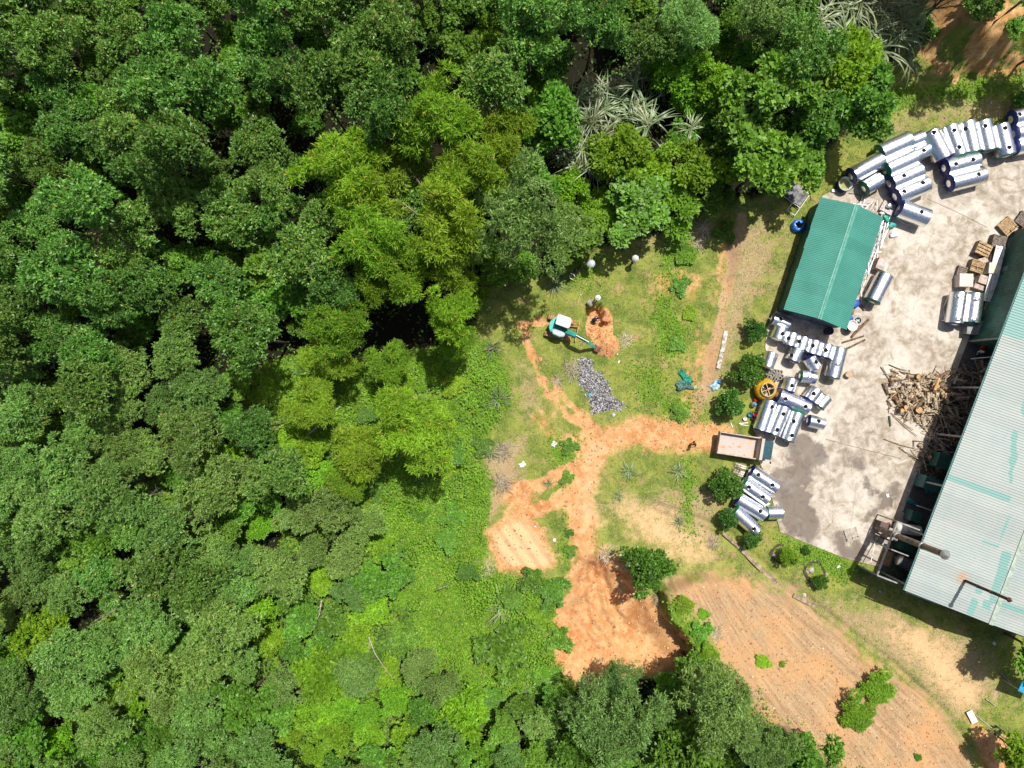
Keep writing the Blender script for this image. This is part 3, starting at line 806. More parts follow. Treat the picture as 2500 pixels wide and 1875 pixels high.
for k, (px, py, R_) in enumerate([(2330, -110, 80), (2440, -120, 80), (2580, -60, 70), (2640, 60, 70), (2400, 10, 42), (2300, 45, 40), (2490, 55, 30)]):
    plant(px, py, R_, 'acacia' if k < 4 else 'shrub', ('dark tree at the top right corner above the earth bank, %s' if k < 4 else 'shrub growing on the red earth bank, %s') % ('first', 'second', 'third', 'fourth', 'upper left one', 'left one', 'right one')[k], None, None, .8 if k < 4 else .7)
vs_ = []
for _ in range(4000):
    px, py = random.uniform(580, 1390), random.uniform(880, 1710)
    if len(vs_) >= 26 or not inside([(1250 + a * 25, 937.5 - b * 25) for a, b in VINES], np.array([px]), np.array([py]))[0]: continue
    if any((px - a) ** 2 + (py - b) ** 2 < 48 ** 2 for a, b in vs_) or any((px - a) ** 2 + (py - b) ** 2 < (r * .75) ** 2 for a, b, r in used_tree): continue
    vs_.append((px, py))
vs_.sort(key=lambda q: (int(q[1] // 140), q[0]))
rowc = {}
for px, py in vs_:
    rw = int(py // 140); rowc[rw] = rowc.get(rw, 0) + 1
    plant(px, py, random.uniform(24, 46), random.choice(['shrub', 'shrub', 'broad']), 'low green shrub among the bright vines, row %s from above, %s from left' % (['first', 'second', 'third', 'fourth', 'fifth', 'sixth', 'seventh'][rw - 6], ['first', 'second', 'third', 'fourth', 'fifth', 'sixth', 'seventh', 'eighth', 'ninth', 'tenth', 'eleventh', 'twelfth'][min(11, rowc[rw] - 1)]), 'shrub', 'shrubs among the vines', random.uniform(.4, .6))
# forest fill: one tree at a time where the wood stands --------------------
GAPS = [(445, 235, 30), (575, 395, 34), (150, 375, 34), (470, 585, 32), (560, 575, 26), (115, 745, 32), (430, 720, 32), (505, 800, 34),
        (600, 760, 34), (690, 850, 44), (545, 880, 34), (690, 275, 30), (835, 285, 36), (880, 320, 26), (1020, 140, 22), (1075, 195, 28),
        (1160, 330, 24), (1420, 140, 55), (1400, 215, 45), (1520, 120, 40), (640, 520, 26), (820, 625, 28), (1000, 790, 60), (940, 810, 40),
        (345, 1010, 28), (345, 1195, 50), (415, 1235, 30), (190, 1265, 28), (70, 1290, 26), (610, 1110, 26), (250, 1500, 40), (180, 1750, 40),
        (300, 1480, 50), (690, 1830, 24), (560, 1750, 30), (1600, 300, 30), (1780, 250, 24), (2010, 210, 30), (510, 80, 22), (260, 620, 24), (1420, 330, 70), (1500, 270, 70), (1580, 210, 55), (2090, 50, 90), (2180, 80, 70), (1050, 780, 60), (1450, 420, 40)]
def in_gap(x, y, k=1.0): return any((x - a) ** 2 + (y - b) ** 2 < (r * k + 22) ** 2 for a, b, r in GAPS)
FORPX = [(1250 + x * 25, 937.5 - y * 25) for x, y in FOREST]
fp = np.array(FORPX)
def zone(px, py):
    v = 'upper' if py < 500 else 'middle' if py < 1000 else 'lower' if py < 1450 else 'bottom'
    h = 'far left' if px < 330 else 'left' if px < 680 else 'centre-left' if px < 1050 else 'centre' if px < 1500 else 'right'
    return v, h
cand = []
tries = 0
while tries < 60000 and len(cand) < 330:
    tries += 1
    px, py = random.uniform(-70, 2180), random.uniform(-70, 1945)
    if not inside(FORPX, np.array([px]), np.array([py]))[0] or in_gap(px, py): continue
    u = random.random()
    if px < 1050 and py < 860: sp = 'acacia' if u < .86 else 'broad'
    elif px < 700: sp = 'pale' if u < .62 else 'acacia' if u < .78 else 'broad' if u < .94 else 'bright'
    elif py > 1100: sp = 'pale' if u < .5 else 'broad' if u < .8 else 'bright'
    else: sp = 'broad' if u < .55 else 'acacia' if u < .8 else 'bright'
    R_ = random.uniform(52, 84) if sp in ('acacia', 'pale') else random.uniform(38, 66)
    if py > 1100 and px > 700: R_ *= .85
    if any((px - a) ** 2 + (py - b) ** 2 < ((0.70 if sp == 'acacia' else 0.64) * (R_ + r)) ** 2 for a, b, r in used_tree): continue
    # keep the crown off the clearing
    d = min(math.hypot(px - a, py - b) for a, b in FORPX)
    dl = float(dline(FORPX + [FORPX[0]], np.array([px]), np.array([py]))[0])
    if dl < R_ * .55 and px > -40 and py > -40 and px < 2150 and py < 1900: continue
    used_tree.append((px, py, R_)); cand.append((px, py, R_, sp))
look = {'acacia': 'dark blue-green acacia', 'pale': 'pale grey-green acacia', 'broad': 'bright broad-leaved tree', 'bright': 'yellow-green bush', 'willow': 'willowy tree'}
ordn = ['first', 'second', 'third', 'fourth', 'fifth', 'sixth', 'seventh', 'eighth', 'ninth', 'tenth', 'eleventh', 'twelfth', 'thirteenth', 'fourteenth', 'fifteenth', 'sixteenth', 'seventeenth', 'eighteenth', 'nineteenth', 'twentieth', 'twenty-first', 'twenty-second', 'twenty-third', 'twenty-fourth', 'twenty-fifth', 'twenty-sixth', 'twenty-seventh', 'twenty-eighth', 'twenty-ninth', 'thirtieth']
byz = {}
for c in cand: byz.setdefault((zone(c[0], c[1]), c[3]), []).append(c)
for (z_, sp), lst in byz.items():
    lst.sort()
    for k, (px, py, R_, _) in enumerate(lst):
        used_tree.pop()
        where = '%s %s of the wood' % z_
        if len(lst) == 1: lb = 'the only %s in the %s' % (look[sp], where)
        else: lb = '%s in the %s, %s counting from its left' % (look[sp], where, ordn[min(k, len(ordn) - 1)])
        hs = random.uniform(.85, 1.15)
        if z_[0] in ('lower', 'bottom') and px > 650: hs *= .85
        plant(px, py, R_, sp, lb, None, 'trees of the wood', hs)

# reeds and grass fans ----------------------------------------------------
def reed_mesh(n, L, wid, mat, seed, spread=0.9, up0=1.1):
    r = np.random.default_rng(seed)
    Vs, Fs = [], []; b = 0
    for k in range(n):
        a = r.uniform(0, 6.283); el = r.uniform(0.25, up0); l = L * r.uniform(.55, 1.1); w = wid * r.uniform(.7, 1.2)
        d = np.array([math.cos(a), math.sin(a)]); s = np.array([-d[1], d[0], 0])
        base = np.array([r.normal(0, .18 * spread), r.normal(0, .18 * spread), 0]); seg = 6
        p = base.copy(); e = el
        for i in range(seg + 1):
            t = i / seg; ww = w * (0.5 + 1.2 * t) if t < .4 else w * (1.0 - (t - .4) / .62)
            Vs.append(p + s * ww / 2); Vs.append(p - s * ww / 2)
            p = p + np.array([d[0] * math.cos(e), d[1] * math.cos(e), math.sin(e)]) * l / seg
            e -= r.uniform(.12, .5)
        for i in range(seg):
            Fs.append((b + 2 * i, b + 2 * i + 1, b + 2 * i + 3, b + 2 * i + 2))
        b += 2 * (seg + 1)
    return mesh_np('blades', np.array(Vs), np.array(Fs), mat, True)
REED = [reed_mesh(34, 2.6, .10, M['reed'], 300 + k) for k in range(4)]
FAN = [reed_mesh(46, 1.5, .055, M['reed'], 320 + k, .5, 1.3) for k in range(3)]
DRY = [reed_mesh(120, 1.1, .04, M['dryreed'], 340 + k, 1.4, .8) for k in range(3)]
def reed(px, py, s, kind, label, group=None, lift=0.0, name='reed_clump', cat='reeds'):
    me = random.choice({'reed': REED, 'fan': FAN, 'dry': DRY}[kind])
    p = GT(px, py); p = G(px, py, p.z + lift)
    o = obj(name, me); o.location = (p.x, p.y, p.z); o.rotation_euler = (0, 0, random.uniform(0, 6.28)); o.scale = (s,) * 3
    tag(o, label, cat, group); return o
for k, (px, py) in enumerate([(1395, 290), (1415, 325), (1425, 365), (1385, 380), (1440, 300), (1470, 270), (1500, 290), (1525, 250), (1490, 240), (1545, 285), (1580, 310),
                              (1455, 250), (1440, 225), (1410, 410), (1450, 395), (1590, 195), (1565, 185), (1610, 170), (1550, 215), (1570, 260), (1620, 385), (1685, 315), (1400, 250), (1470, 330)]):
    reed(px, py, random.uniform(1.0, 1.5), 'reed', 'tall silvery reed clump in the reed bed left of the upper right wood', 'reed bed in the upper middle', random.uniform(2.2, 4.2))
for k, (px, py) in enumerate([(1990, 60), (2030, 40), (2075, 25), (2120, 40), (2160, 30), (2200, 50), (2060, 85), (2130, 80), (2180, 95), (2220, 85), (2250, 20), (2040, 110), (2000, 130), (2100, 10), (2010, 160), (2150, 120), (2215, 140)]):
    reed(px, py, random.uniform(1.1, 1.6), 'reed', 'tall reed clump at the top edge beside the red earth bank', 'reed bed beside the earth bank', random.uniform(2.0, 4.0))
for px, py, s, kind, lb in [
    (1355, 695, 1.3, 'fan', 'grass fan in the shade left of the people'), (1205, 850, 1.2, 'fan', 'blue-green grass fan at the shadow\'s lower edge'),
    (1217, 975, 1.5, 'fan', 'dense green grass fan above the pale dead grass'), (1195, 1105, 1.1, 'fan', 'dark grass fan between dead straw and litter'),
    (1525, 832, 1.0, 'dry', 'pale grass fan right of the spoil heap'), (1535, 1150, 1.1, 'fan', 'grass fan on the lawn inside the road bend, left'),
    (1655, 1152, 1.1, 'fan', 'grass fan on the lawn inside the road bend, right'), (1510, 1210, .7, 'fan', 'small grass fan beside the sandy road'),
    (1655, 1275, .9, 'fan', 'grass fan at the bottom of the fenced lawn'), (1480, 1352, 1.1, 'dry', 'dry grass fan on the road above the pit'),
    (1612, 1462, .9, 'dry', 'dry grass fan on the rim of the pit'), (1750, 1550, .9, 'dry', 'dry grass fan at the slope\'s left edge'),
    (1060, 1075, 1.0, 'fan', 'lone fan of pale blades on the olive bamboo'), (1230, 1480, 1.3, 'reed', 'pale fan palm on the bright vines'),
    (1040, 935, 1.0, 'fan', 'pale grass tuft on the vines'), (1025, 960, 1.0, 'dry', 'withered grass tuft on the vines'),
    (1715, 560, 1.3, 'dry', 'pale dry grass clump at the top right of the clearing'), (1705, 590, 1.0, 'dry', 'fallen dry grass below the pale clump'),
    (1395, 905, 1.2, 'dry', 'grey dead brush heap at the ash pile\'s end'), (1360, 930, .8, 'dry', 'thin dead grass left of the ash pile'),
    (1230, 1100, 1.2, 'dry', 'pale dead straw patch beside the vines'), (1225, 1180, 1.3, 'dry', 'pale dead straw above the seed beds'),
    (1190, 1390, 1.0, 'dry', 'brown dead brush left of the seed beds'), (1340, 1180, .7, 'fan', 'small grass fan on the side track'),
    (1740, 1325, .8, 'dry', 'grey dead twigs on the sandy lawn'), (1625, 1640, 1.0, 'fan', 'fern fan at the bottom of the pit'),
    (1670, 1650, 1.1, 'fan', 'second fern fan at the bottom of the pit'), (1600, 1690, 1.0, 'fan', 'fern between the two willowy trees'),
    (1340, 1660, 1.0, 'fan', 'yellow-green fern left below the pit'), (1290, 1690, 1.0, 'fan', 'fern above the lower broadleaf')]:
    reed(px, py, s, kind, lb, None, 0.0, 'fan_palm' if 'palm' in lb else 'grass_fan', 'plant')

# ground cover ------------------------------------------------------------
def scatter(n, dens, x0=-52, x1=52, y0=-40, y1=40):
    x = rng.uniform(x0, x1, n); y = rng.uniform(y0, y1, n)
    k = rng.random(n) < samp(dens, x, y)
    return x[k], y[k]
open_ = np.clip(1 - litter, 0, 1) * (sd_yard > 0.05)
bare_ = np.clip(1.05 * ora_all, 0, .96) + np.clip(sand * .9, 0, 1) + brown * .93 + ash * 1.2 + spoil + ss(.3, -.3, sd_pit)
dens_grass = np.clip(open_ * (1 - np.clip(bare_, 0, 1)) * (0.18 + 0.9 * N2 * N2 * 2), 0, 1) * (1 - 0.72 * straw)
dens_grass = np.maximum(dens_grass, brown * (0.12 + .4 * N2) * (1 - litter))
x, y = scatter(300000, dens_grass)
z = samp(H, x, y)
nb = 3
bx = np.repeat(x, nb) + rng.normal(0, .05, len(x) * nb); by = np.repeat(y, nb) + rng.normal(0, .05, len(x) * nb); bz = np.repeat(z, nb)
D_ = nrm(np.stack([rng.normal(0, .8, len(bx)), rng.normal(0, .8, len(bx)), rng.uniform(.35, 1.1, len(bx))], 1))
L_ = rng.uniform(.08, .22, len(bx)) * (1 + .6 * samp(lush, bx, by))
V = leaves(np.stack([bx, by, bz], 1), D_, L_, 0.24, .6)
t = NT('grass_blade')
tt = t.attr('tint').outputs['Fac']; r_ = t.island()
c_ = t.mix(r_, (0.14, 0.22, 0.02, 1), (0.30, 0.38, 0.055, 1))
c_ = t.mix(t.math('LESS_THAN', t.math('FRACT', t.math('MULTIPLY', r_, 53.1)), tt), c_, (0.48, 0.41, 0.22, 1))
t.set(color=c_, rough=.6, spec=.3)
gm = mesh_np('grass', V, quads(len(V) // 4), t.mat)
tint = np.clip(np.repeat(samp(np.clip(.12 + .75 * straw - .3 * lush + .93 * brown, 0.03, .97), bx, by), 4), 0, 1)
at = gm.attributes.new('tint', 'FLOAT', 'POINT'); at.data.foreach_set('value', tint.astype(np.float32))
stuff(obj('grass', gm), 'short patchy grass of the clearing and yard edges', 'grass')

lump = fbm(X, Y, .55, 31, 3)
dens_v = np.clip(lush * 1.1, 0, 1) * (sd_yard > .1) * (1 - np.clip(ora_all * 1.2, 0, 1)) * (1 - spoil)
x, y = scatter(430000, np.clip(dens_v * (0.3 + 0.55 * N2 + .25 * ss(1, -1, sd_vines)), 0, 1), -30, 52, -40, 40)
hv = samp(ss(1.0, -2.5, sd_vines) * (0.12 + .75 * ss(.35, .75, lump)) + .10, x, y)
z = samp(H, x, y) + hv * rng.uniform(.55, 1.0, len(x))
D_ = nrm(np.stack([rng.normal(0, 1, len(x)), rng.normal(0, 1, len(x)), rng.uniform(-.1, .6, len(x))], 1))
V = leaves(np.stack([x, y, z], 1), D_, rng.uniform(.14, .30, len(x)), .58, .72)
stuff(obj('ground_vines', mesh_np('ground_vines', V, quads(len(V) // 4), M['vine'])), 'bright green vines blanketing the ground beside the clearing', 'vines')

dens_u = ss(1.5, -1.5, sd_forest) * (0.15 + .85 * ss(.4, .62, N1)) * np.where(X < 12, 1, .8) * (.55 + .45 * low_)
for a_, b_, r_ in GAPS:
    c0 = G(a_, b_); dens_u = dens_u * (1 - .45 * ss(r_ / 25 + .8, r_ / 25 - .3, np.hypot(X - c0.x, Y - c0.y)))
x, y = scatter(260000, np.clip(dens_u, 0, 1), -55, 40, -42, 42)
z = samp(H, x, y) + rng.uniform(.05, 1.0, len(x)) * (.3 + 1.7 * samp(ss(.35, .7, lump), x, y))
D_ = nrm(np.stack([rng.normal(0, 1, len(x)), rng.normal(0, 1, len(x)), rng.uniform(-.1, .8, len(x))], 1))
V = leaves(np.stack([x, y, z], 1), D_, rng.uniform(.2, .42, len(x)), .5, .65)
stuff(obj('undergrowth', mesh_np('undergrowth', V, quads(len(V) // 4), M['under'])), 'dark leafy undergrowth below the trees', 'undergrowth')

# fallen / bare branches ---------------------------------------------------
m_dead = plain('dead_wood', (0.40, 0.34, 0.26), .9, var=.25, nscale=5)
m_deadg = plain('dead_wood_grey', (0.24, 0.21, 0.17), .9, var=.25, nscale=5)
def branch(pts, zs, r0, label, mat=m_dead, twigs=0, name='fallen_branch'):
    mb = MB(); P_ = [G(a, b, z) for (a, b), z in zip(pts, zs)]
    n = len(P_)
    mb.path(P_, [r0 * (1 - .75 * i / (n - 1)) for i in range(n)], 6)
    for k in range(twigs):
        i = random.randrange(n - 1); s = P_[i].lerp(P_[i + 1], random.random()); d = (P_[i + 1] - P_[i]).normalized()
        e = s + (d * random.uniform(.3, .9) + Vector((random.uniform(-.7, .7), random.uniform(-.7, .7), random.uniform(-.1, .4)))) * random.uniform(.6, 1.3)
        mb.path([s, s.lerp(e, .5) + Vector((0, 0, .08)), e], [r0 * .35, r0 * .25, r0 * .1], 4)
    o = mb.build(name, mat); tag(o, label, 'branch'); return o
branch([(1000, 530), (985, 505), (960, 480), (930, 466), (895, 468), (868, 472)], [7.6, 8.4, 8.9, 9, 8.9, 8.6], .07, 'bent bare bamboo culm arching left over the bamboo', m_dead, 3, 'bare_culm')
branch([(1030, 545), (1015, 520), (990, 500), (955, 485), (910, 505)], [7.6, 8.3, 8.9, 9, 8.7], .06, 'second bare bamboo culm, below the first arch', m_dead, 4, 'bare_culm')
branch([(1060, 500), (1040, 470), (1020, 440), (1000, 415), (975, 395)], [8, 8.7, 9.2, 9.4, 9.4], .06, 'bare culm with twigs above the bamboo arch', m_deadg, 8, 'bare_culm')
branch([(1065, 510), (1070, 480), (1060, 440), (1040, 410)], [8, 8.8, 9.2, 9.3], .05, 'thin bare culm at the right of the arches', m_deadg, 5, 'bare_culm')
branch([(750, 1062), (790, 1030), (830, 992)], [2.8, 3.4, 3.9], .10, 'straight pale fallen pole in the lower left vines', plain('pole_grey', (.55, .52, .46), .8), 2)
branch([(785, 985), (755, 975), (752, 980), (800, 1000)], [3.6, 4.1, 4, 3.4], .05, 'hooked pale twig above the fallen pole', m_dead, 1)
branch([(900, 1555), (915, 1595), (945, 1640), (970, 1665)], [3.6, 3.8, 3.6, 3.2], .07, 'long pale bare branch in the lower middle', m_dead, 4)
branch([(910, 1600), (900, 1650), (885, 1700)], [3.4, 3.2, 2.8], .05, 'brown bare branch crossing the pale one', m_deadg, 3)
branch([(225, 1520), (270, 1495), (310, 1475), (345, 1460)], [4.0, 4.4, 4.5, 4.2], .09, 'grey fallen branch with fine twigs at lower left', m_deadg, 26)
branch([(785, 1465), (780, 1500), (765, 1530), (735, 1545), (710, 1555)], [3.8, 3.7, 3.4, 3, 2.6], .07, 'curved bare branch right of the yellow bush', m_dead, 12)
branch([(300, 1235), (345, 1215), (400, 1200)], [3.0, 3.4, 3.6], .07, 'grey bare branch in the dark hollow at far left', m_deadg, 16)
branch([(1065, 1440), (1095, 1428)], [2.2, 2.3], .06, 'short pale stick on the bright vines', m_dead, 2)
branch([(510, 1870), (535, 1835), (545, 1800)], [3.5, 4, 4.4], .06, 'thin bare branch at the bottom left edge', m_deadg, 8)
branch([(1420, 235), (1410, 205), (1385, 200)], [3, 3.6, 3.8], .05, 'bent dead reed stalk in the dark hollow', m_deadg, 2)
# ------------------------------------------------------------------ building materials
def roof_material(name, base, dark, teal=None):
    t = NT(name); P = t.pos()
    n1 = t.noise(.5, 4, .6, P); n2 = t.noise(3.5, 4, .65, P)
    c = t.mix(t.ramp(n1, .3, .7), base, dark)
    c = t.mix(t.ramp(t.orand(), 0, 1, 0, .22), c, tuple(x * .55 for x in base[:3]) + (1,))
    c = t.mix(t.ramp(n2, .5, .85, 0, .25), c, tuple(x * .6 for x in base[:3]) + (1,))
    if teal:
        a = t.attr('teal').outputs['Fac']
        m = t.math('ADD', a, t.math('MULTIPLY', t.math('SUBTRACT', t.noise(1.2, 4, .6, P), .5), .5))
        c = t.mix(t.ramp(m, .35, .65), c, teal)
        r = t.attr('rust').outputs['Fac']
        c = t.mix(t.math('MULTIPLY', r, t.ramp(n2, .3, .6)), c, (.5, .25, .10, 1))
    t.set(color=c, rough=.5, spec=.35)
    return t.mat
m_roofg = roof_material('shed_roof_green', (0.056, 0.245, 0.19, 1), (0.072, 0.285, 0.225, 1))
m_capg = plain('ridge_green', (0.11, 0.36, 0.28), .45, var=.12)
m_roofp = roof_material('factory_roof_pale', (0.40, 0.435, 0.405, 1), (0.35, 0.405, 0.39, 1), (0.20, 0.37, 0.335, 1))
m_wallg = plain('wall_green', (0.028, 0.105, 0.078), .6, var=.2, nscale=1.5)
m_wallb = plain('wall_bluegrey', (0.14, 0.17, 0.21), .6, var=.2)
m_navytrim = plain('trim_navy', (0.025, 0.04, 0.075), .5)
m_steel_frame = plain('frame_steel', (0.30, 0.29, 0.27), .55, .3)
m_galv = plain('galvanised', (0.62, 0.62, 0.62), .4, .7, var=.12)
m_white = plain('white_paint', (0.78, 0.77, 0.75), .6, var=.08)
m_black = plain('black_rubber', (0.02, 0.02, 0.022), .7)
m_darkmetal = plain('dark_metal', (0.07, 0.065, 0.06), .6, .3, var=.25)
m_rust = plain('rusty_steel', (0.20, 0.085, 0.055), .8, .2, var=.35, nscale=5)
m_oldconc = plain('old_concrete', (0.36, 0.32, 0.27), .9, var=.25)
m_wood = plain('pallet_wood', (0.46, 0.31, 0.165), .85, var=.28, nscale=5)
m_woodg = plain('weathered_wood', (0.24, 0.195, 0.155), .9, var=.3, nscale=5)
m_card = plain('pale_board', (0.72, 0.64, 0.54), .8, var=.12)
m_pinkcard = plain('pinkish_board', (0.55, 0.42, 0.36), .8, var=.2)
m_blue = plain('blue_plastic', (0.02, 0.10, 0.50), .35, var=.15)
m_navyp = plain('navy_plastic', (0.012, 0.03, 0.13), .35, var=.15)
m_teal = plain('teal_cloth', (0.05, 0.42, 0.36), .7, var=.25)
m_red = plain('red_plastic', (0.50, 0.035, 0.03), .45, var=.15)
m_pink = plain('pink_plastic', (0.60, 0.13, 0.15), .45, var=.15)
m_pvc = plain('pale_strip', (0.66, 0.64, 0.62), .5, .1, var=.2, nscale=5)
m_pvc2 = plain('pale_strip_pinkish', (0.55, 0.47, 0.44), .6, 0, var=.25, nscale=5)
m_net = plain('green_net', (0.02, 0.26, 0.17), .8, var=.35, nscale=6)
m_netd = plain('dull_net', (0.09, 0.20, 0.16), .9, var=.5, nscale=8)

def corr_sheet(L, Wd, pitch, amp, nt, mat, trap=False, name='roof_sheet'):
    """corrugated sheet: local x across corrugations (width Wd), y up the slope (length L)"""
    if trap:
        n = int(round(Wd / pitch)); prof = []
        for i in range(n):
            x0 = i * pitch
            prof += [(x0, 0), (x0 + pitch * .72, 0), (x0 + pitch * .80, amp), (x0 + pitch * .92, amp)]
        prof.append((n * pitch, 0))
    else:
        n = int(round(Wd / pitch)); prof = [(i * pitch / 4, amp * math.sin(i * math.pi / 2)) for i in range(n * 4 + 1)]
    xs_ = np.array([p[0] for p in prof]); zs_ = np.array([p[1] for p in prof]); ys_ = np.linspace(0, L, nt + 1)
    m = len(xs_)
    V = np.array([(x, y, z) for y in ys_ for x, z in zip(xs_, zs_)])
    F = [(r * m + i, r * m + i + 1, (r + 1) * m + i + 1, (r + 1) * m + i) for r in range(nt) for i in range(m - 1)]
    return V, np.array(F)

# ------------------------------------------------------------------ green shed
sA0, sA1 = G(1911, 757, 2.8), G(2005, 485, 2.8); sB0, sB1 = G(2070, 804, 2.8), G(2155, 527, 2.8)
ax = ((sA1 - sA0) + (sB1 - sB0)).normalized(); ax.z = 0; ax.normalize(); rt = Vector((ax.y, -ax.x, 0))
sc = (sA0 + sA1 + sB0 + sB1) / 4
SL = ((sA1 - sA0).length + (sB1 - sB0).length) / 2; SW = abs(((sB0 - sA0) + (sB1 - sA1)).dot(rt)) / 2
rz_s = math.atan2(ax.y, ax.x) - math.pi / 2
shed = empty('green_shed', (sc.x, sc.y, 0), rz_s)
tag(shed, 'long shed with green corrugated gable roof at the yard\'s left side', 'shed')
HW, HL, ZE, ZR = SW / 2, SL / 2, 2.8, 3.75
slope = math.atan2(ZR - ZE, HW); slen = math.hypot(HW, ZR - ZE)
nsh = 11; wsh = SL / nsh
for side in (-1, 1):
    for k in range(nsh):
        V, F = corr_sheet(slen + .03, wsh, wsh / 6, .018, 1, None)
        jl = random.uniform(-.03, .05)
        V[:, 1] = V[:, 1] * (1 + jl / slen) - jl
        # map: x -> along ridge, y -> up slope
        W = np.empty_like(V)
        W[:, 1] = -HL + k * wsh + V[:, 0]
        W[:, 0] = side * (HW - V[:, 1] * math.cos(slope)); W[:, 2] = ZE + V[:, 1] * math.sin(slope) + V[:, 2] * math.cos(slope) + (k % 2) * .004
        obj('roof_sheet', mesh_np('roof_sheet', W, F if side < 0 else F[:, ::-1], m_roofg, False), shed)
mb = MB()
for side in (-1, 1):
    mb.box((side * .09, 0, ZR + .016), (.2, SL + .06, .012), Matrix.Rotation(side * slope, 3, 'Y'))
mb.tube((0, -HL, ZR + .05), (0, HL, ZR + .05), .05, n=6)
mb.build('ridge_cap', m_capg, shed)
wl = .28
mb = MB().box((-HW + wl, 0, (ZE + .05) / 2), (.08, SL - 2 * wl - .1, ZE - .05)); mb.build('wall', m_wallg, shed)
mb = MB().box((HW - wl, -HL * .35, ZE / 2), (.08, SL * .5, ZE - .05)); mb.build('wall', m_wallg, shed)
for sy in (-1, 1):
    yy = sy * (HL - wl)
    pts = [(-HW + wl, 0), (HW - wl, 0), (HW - wl, ZE - .02), (0, ZR - .12), (-HW + wl, ZE - .02)]
    mb = MB()
    mb._add([(x, yy - .03, z) for x, z in pts] + [(x, yy + .03, z) for x, z in pts],
            [(0, 1, 2, 3, 4), (9, 8, 7, 6, 5)] + [(i, (i + 1) % 5, 5 + (i + 1) % 5, 5 + i) for i in range(5)])
    mb.build('gable_wall', m_wallb, shed)
MB().box((-.9, -HL + wl - .06, 1.0), (1.6, .05, 2.0)).build('door', plain('shed_door', (.22, .25, .3), .5), shed)

# ------------------------------------------------------------------ factory hall
EH, RH = 5.0, 6.15
F0 = G(2208, 1441, EH); F1 = G(2414, 900, EH)
fax = (F1 - F0); fax.normalize(); frt = Vector((fax.y, -fax.x, 0))
FW, FL = 7.55, 36.0
fac = empty('factory_hall', (F0.x, F0.y, 0), math.atan2(fax.y, fax.x) - math.pi / 2)
tag(fac, 'factory hall with pale green ribbed roof along the right edge', 'building')
fsl = math.atan2(RH - EH, FW); fslen = math.hypot(FW, RH - EH)
def roof_uv(px, py):
    """photo pixel -> (s along eave, t across from the left eave) on the left roof slope"""
    z = EH + .5
    for _ in range(6):
        p = G(px, py, z) - Vector((F0.x, F0.y, 0)); s, t_ = p.dot(fax), p.dot(frt)
        z = EH + (RH - EH) * (t_ / FW if t_ < FW else 2 - t_ / FW)
    return s, t_
TEAL = [[(2311, 1152), (2318, 1158), (2470, 1212), (2466, 1228), (2310, 1170)], [(2470, 1050), (2486, 1050), (2478, 1120), (2470, 1180), (2462, 1180)],
        [(2462, 1115), (2485, 1105), (2480, 1130), (2460, 1135)], [(2448, 1345), (2470, 1350), (2440, 1440), (2418, 1440)], [(2440, 1390), (2462, 1392), (2425, 1480), (2412, 1470)],
        [(2382, 1430), (2398, 1438), (2394, 1452), (2378, 1446)], [(2375, 1458), (2390, 1468), (2372, 1505), (2356, 1498)], [(2402, 1462), (2420, 1470), (2416, 1490), (2398, 1482)],
        [(2430, 1462), (2500, 1488), (2500, 1500), (2428, 1476)], [(2395, 1318), (2437, 1332), (2437, 1338), (2394, 1324)], [(2437, 1332), (2470, 1225), (2474, 1227), (2441, 1336)],
        [(2445, 815), (2520, 620), (2640, 700), (2540, 830), (2480, 828)], [(2405, 1520), (2430, 1530), (2440, 1545), (2405, 1530)], [(2490, 1000), (2520, 900), (2530, 950), (2500, 1020)]]
TEALUV = [[roof_uv(*p) for p in q] for q in TEAL]
rust_c = roof_uv(2350, 1412)
nfs = 30; wfs = FL / nfs
for side in (0, 1):
    for k in range(nfs):
        V, F = corr_sheet(fslen + .04, wfs, wfs / 5, .055, 26, None, True)
        s_ = k * wfs + V[:, 0]; t_ = V[:, 1] * math.cos(fsl)
        W = np.empty_like(V); W[:, 1] = s_
        W[:, 0] = t_ if side == 0 else 2 * FW - t_
        W[:, 2] = EH + V[:, 1] * math.sin(fsl) + V[:, 2] + (k % 2) * .004
        me_ = mesh_np('roof_sheet', W, F[:, ::-1] if side == 0 else F, m_roofp)
        tv = np.zeros(len(W)); 
        for q in TEALUV:
            tv = np.maximum(tv, ss(.12, -.12, sdf(q, W[:, 1], W[:, 0])))
        at = me_.attributes.new('teal', 'FLOAT', 'POINT'); at.data.foreach_set('value', tv.astype(np.float32))
        at = me_.attributes.new('rust', 'FLOAT', 'POINT')
        at.data.foreach_set('value', (.9 * ss(.8, .1, np.hypot(W[:, 1] - rust_c[0], (W[:, 0] - rust_c[1])))).astype(np.float32))
        obj('roof_sheet', me_, fac)
mb = MB()
for sd2 in (-1, 1):
    mb.box((FW + sd2 * .10, FL / 2, RH + .062), (.2, FL + .1, .014), Matrix.Rotation(sd2 * fsl, 3, 'Y'))
mb.build('ridge_cap', plain('ridge_pale', (.36, .43, .36), .5), fac)
MB().box((FW / 2 * 2, -.07, EH + .2), (2 * FW, .06, .22)).build('gable_trim', m_navytrim, fac)
MB().tube((-.06, 0, EH - .08), (-.06, FL, EH - .08), .06, n=8).build('gutter', plain('gutter', (.08, .22, .21), .5), fac)
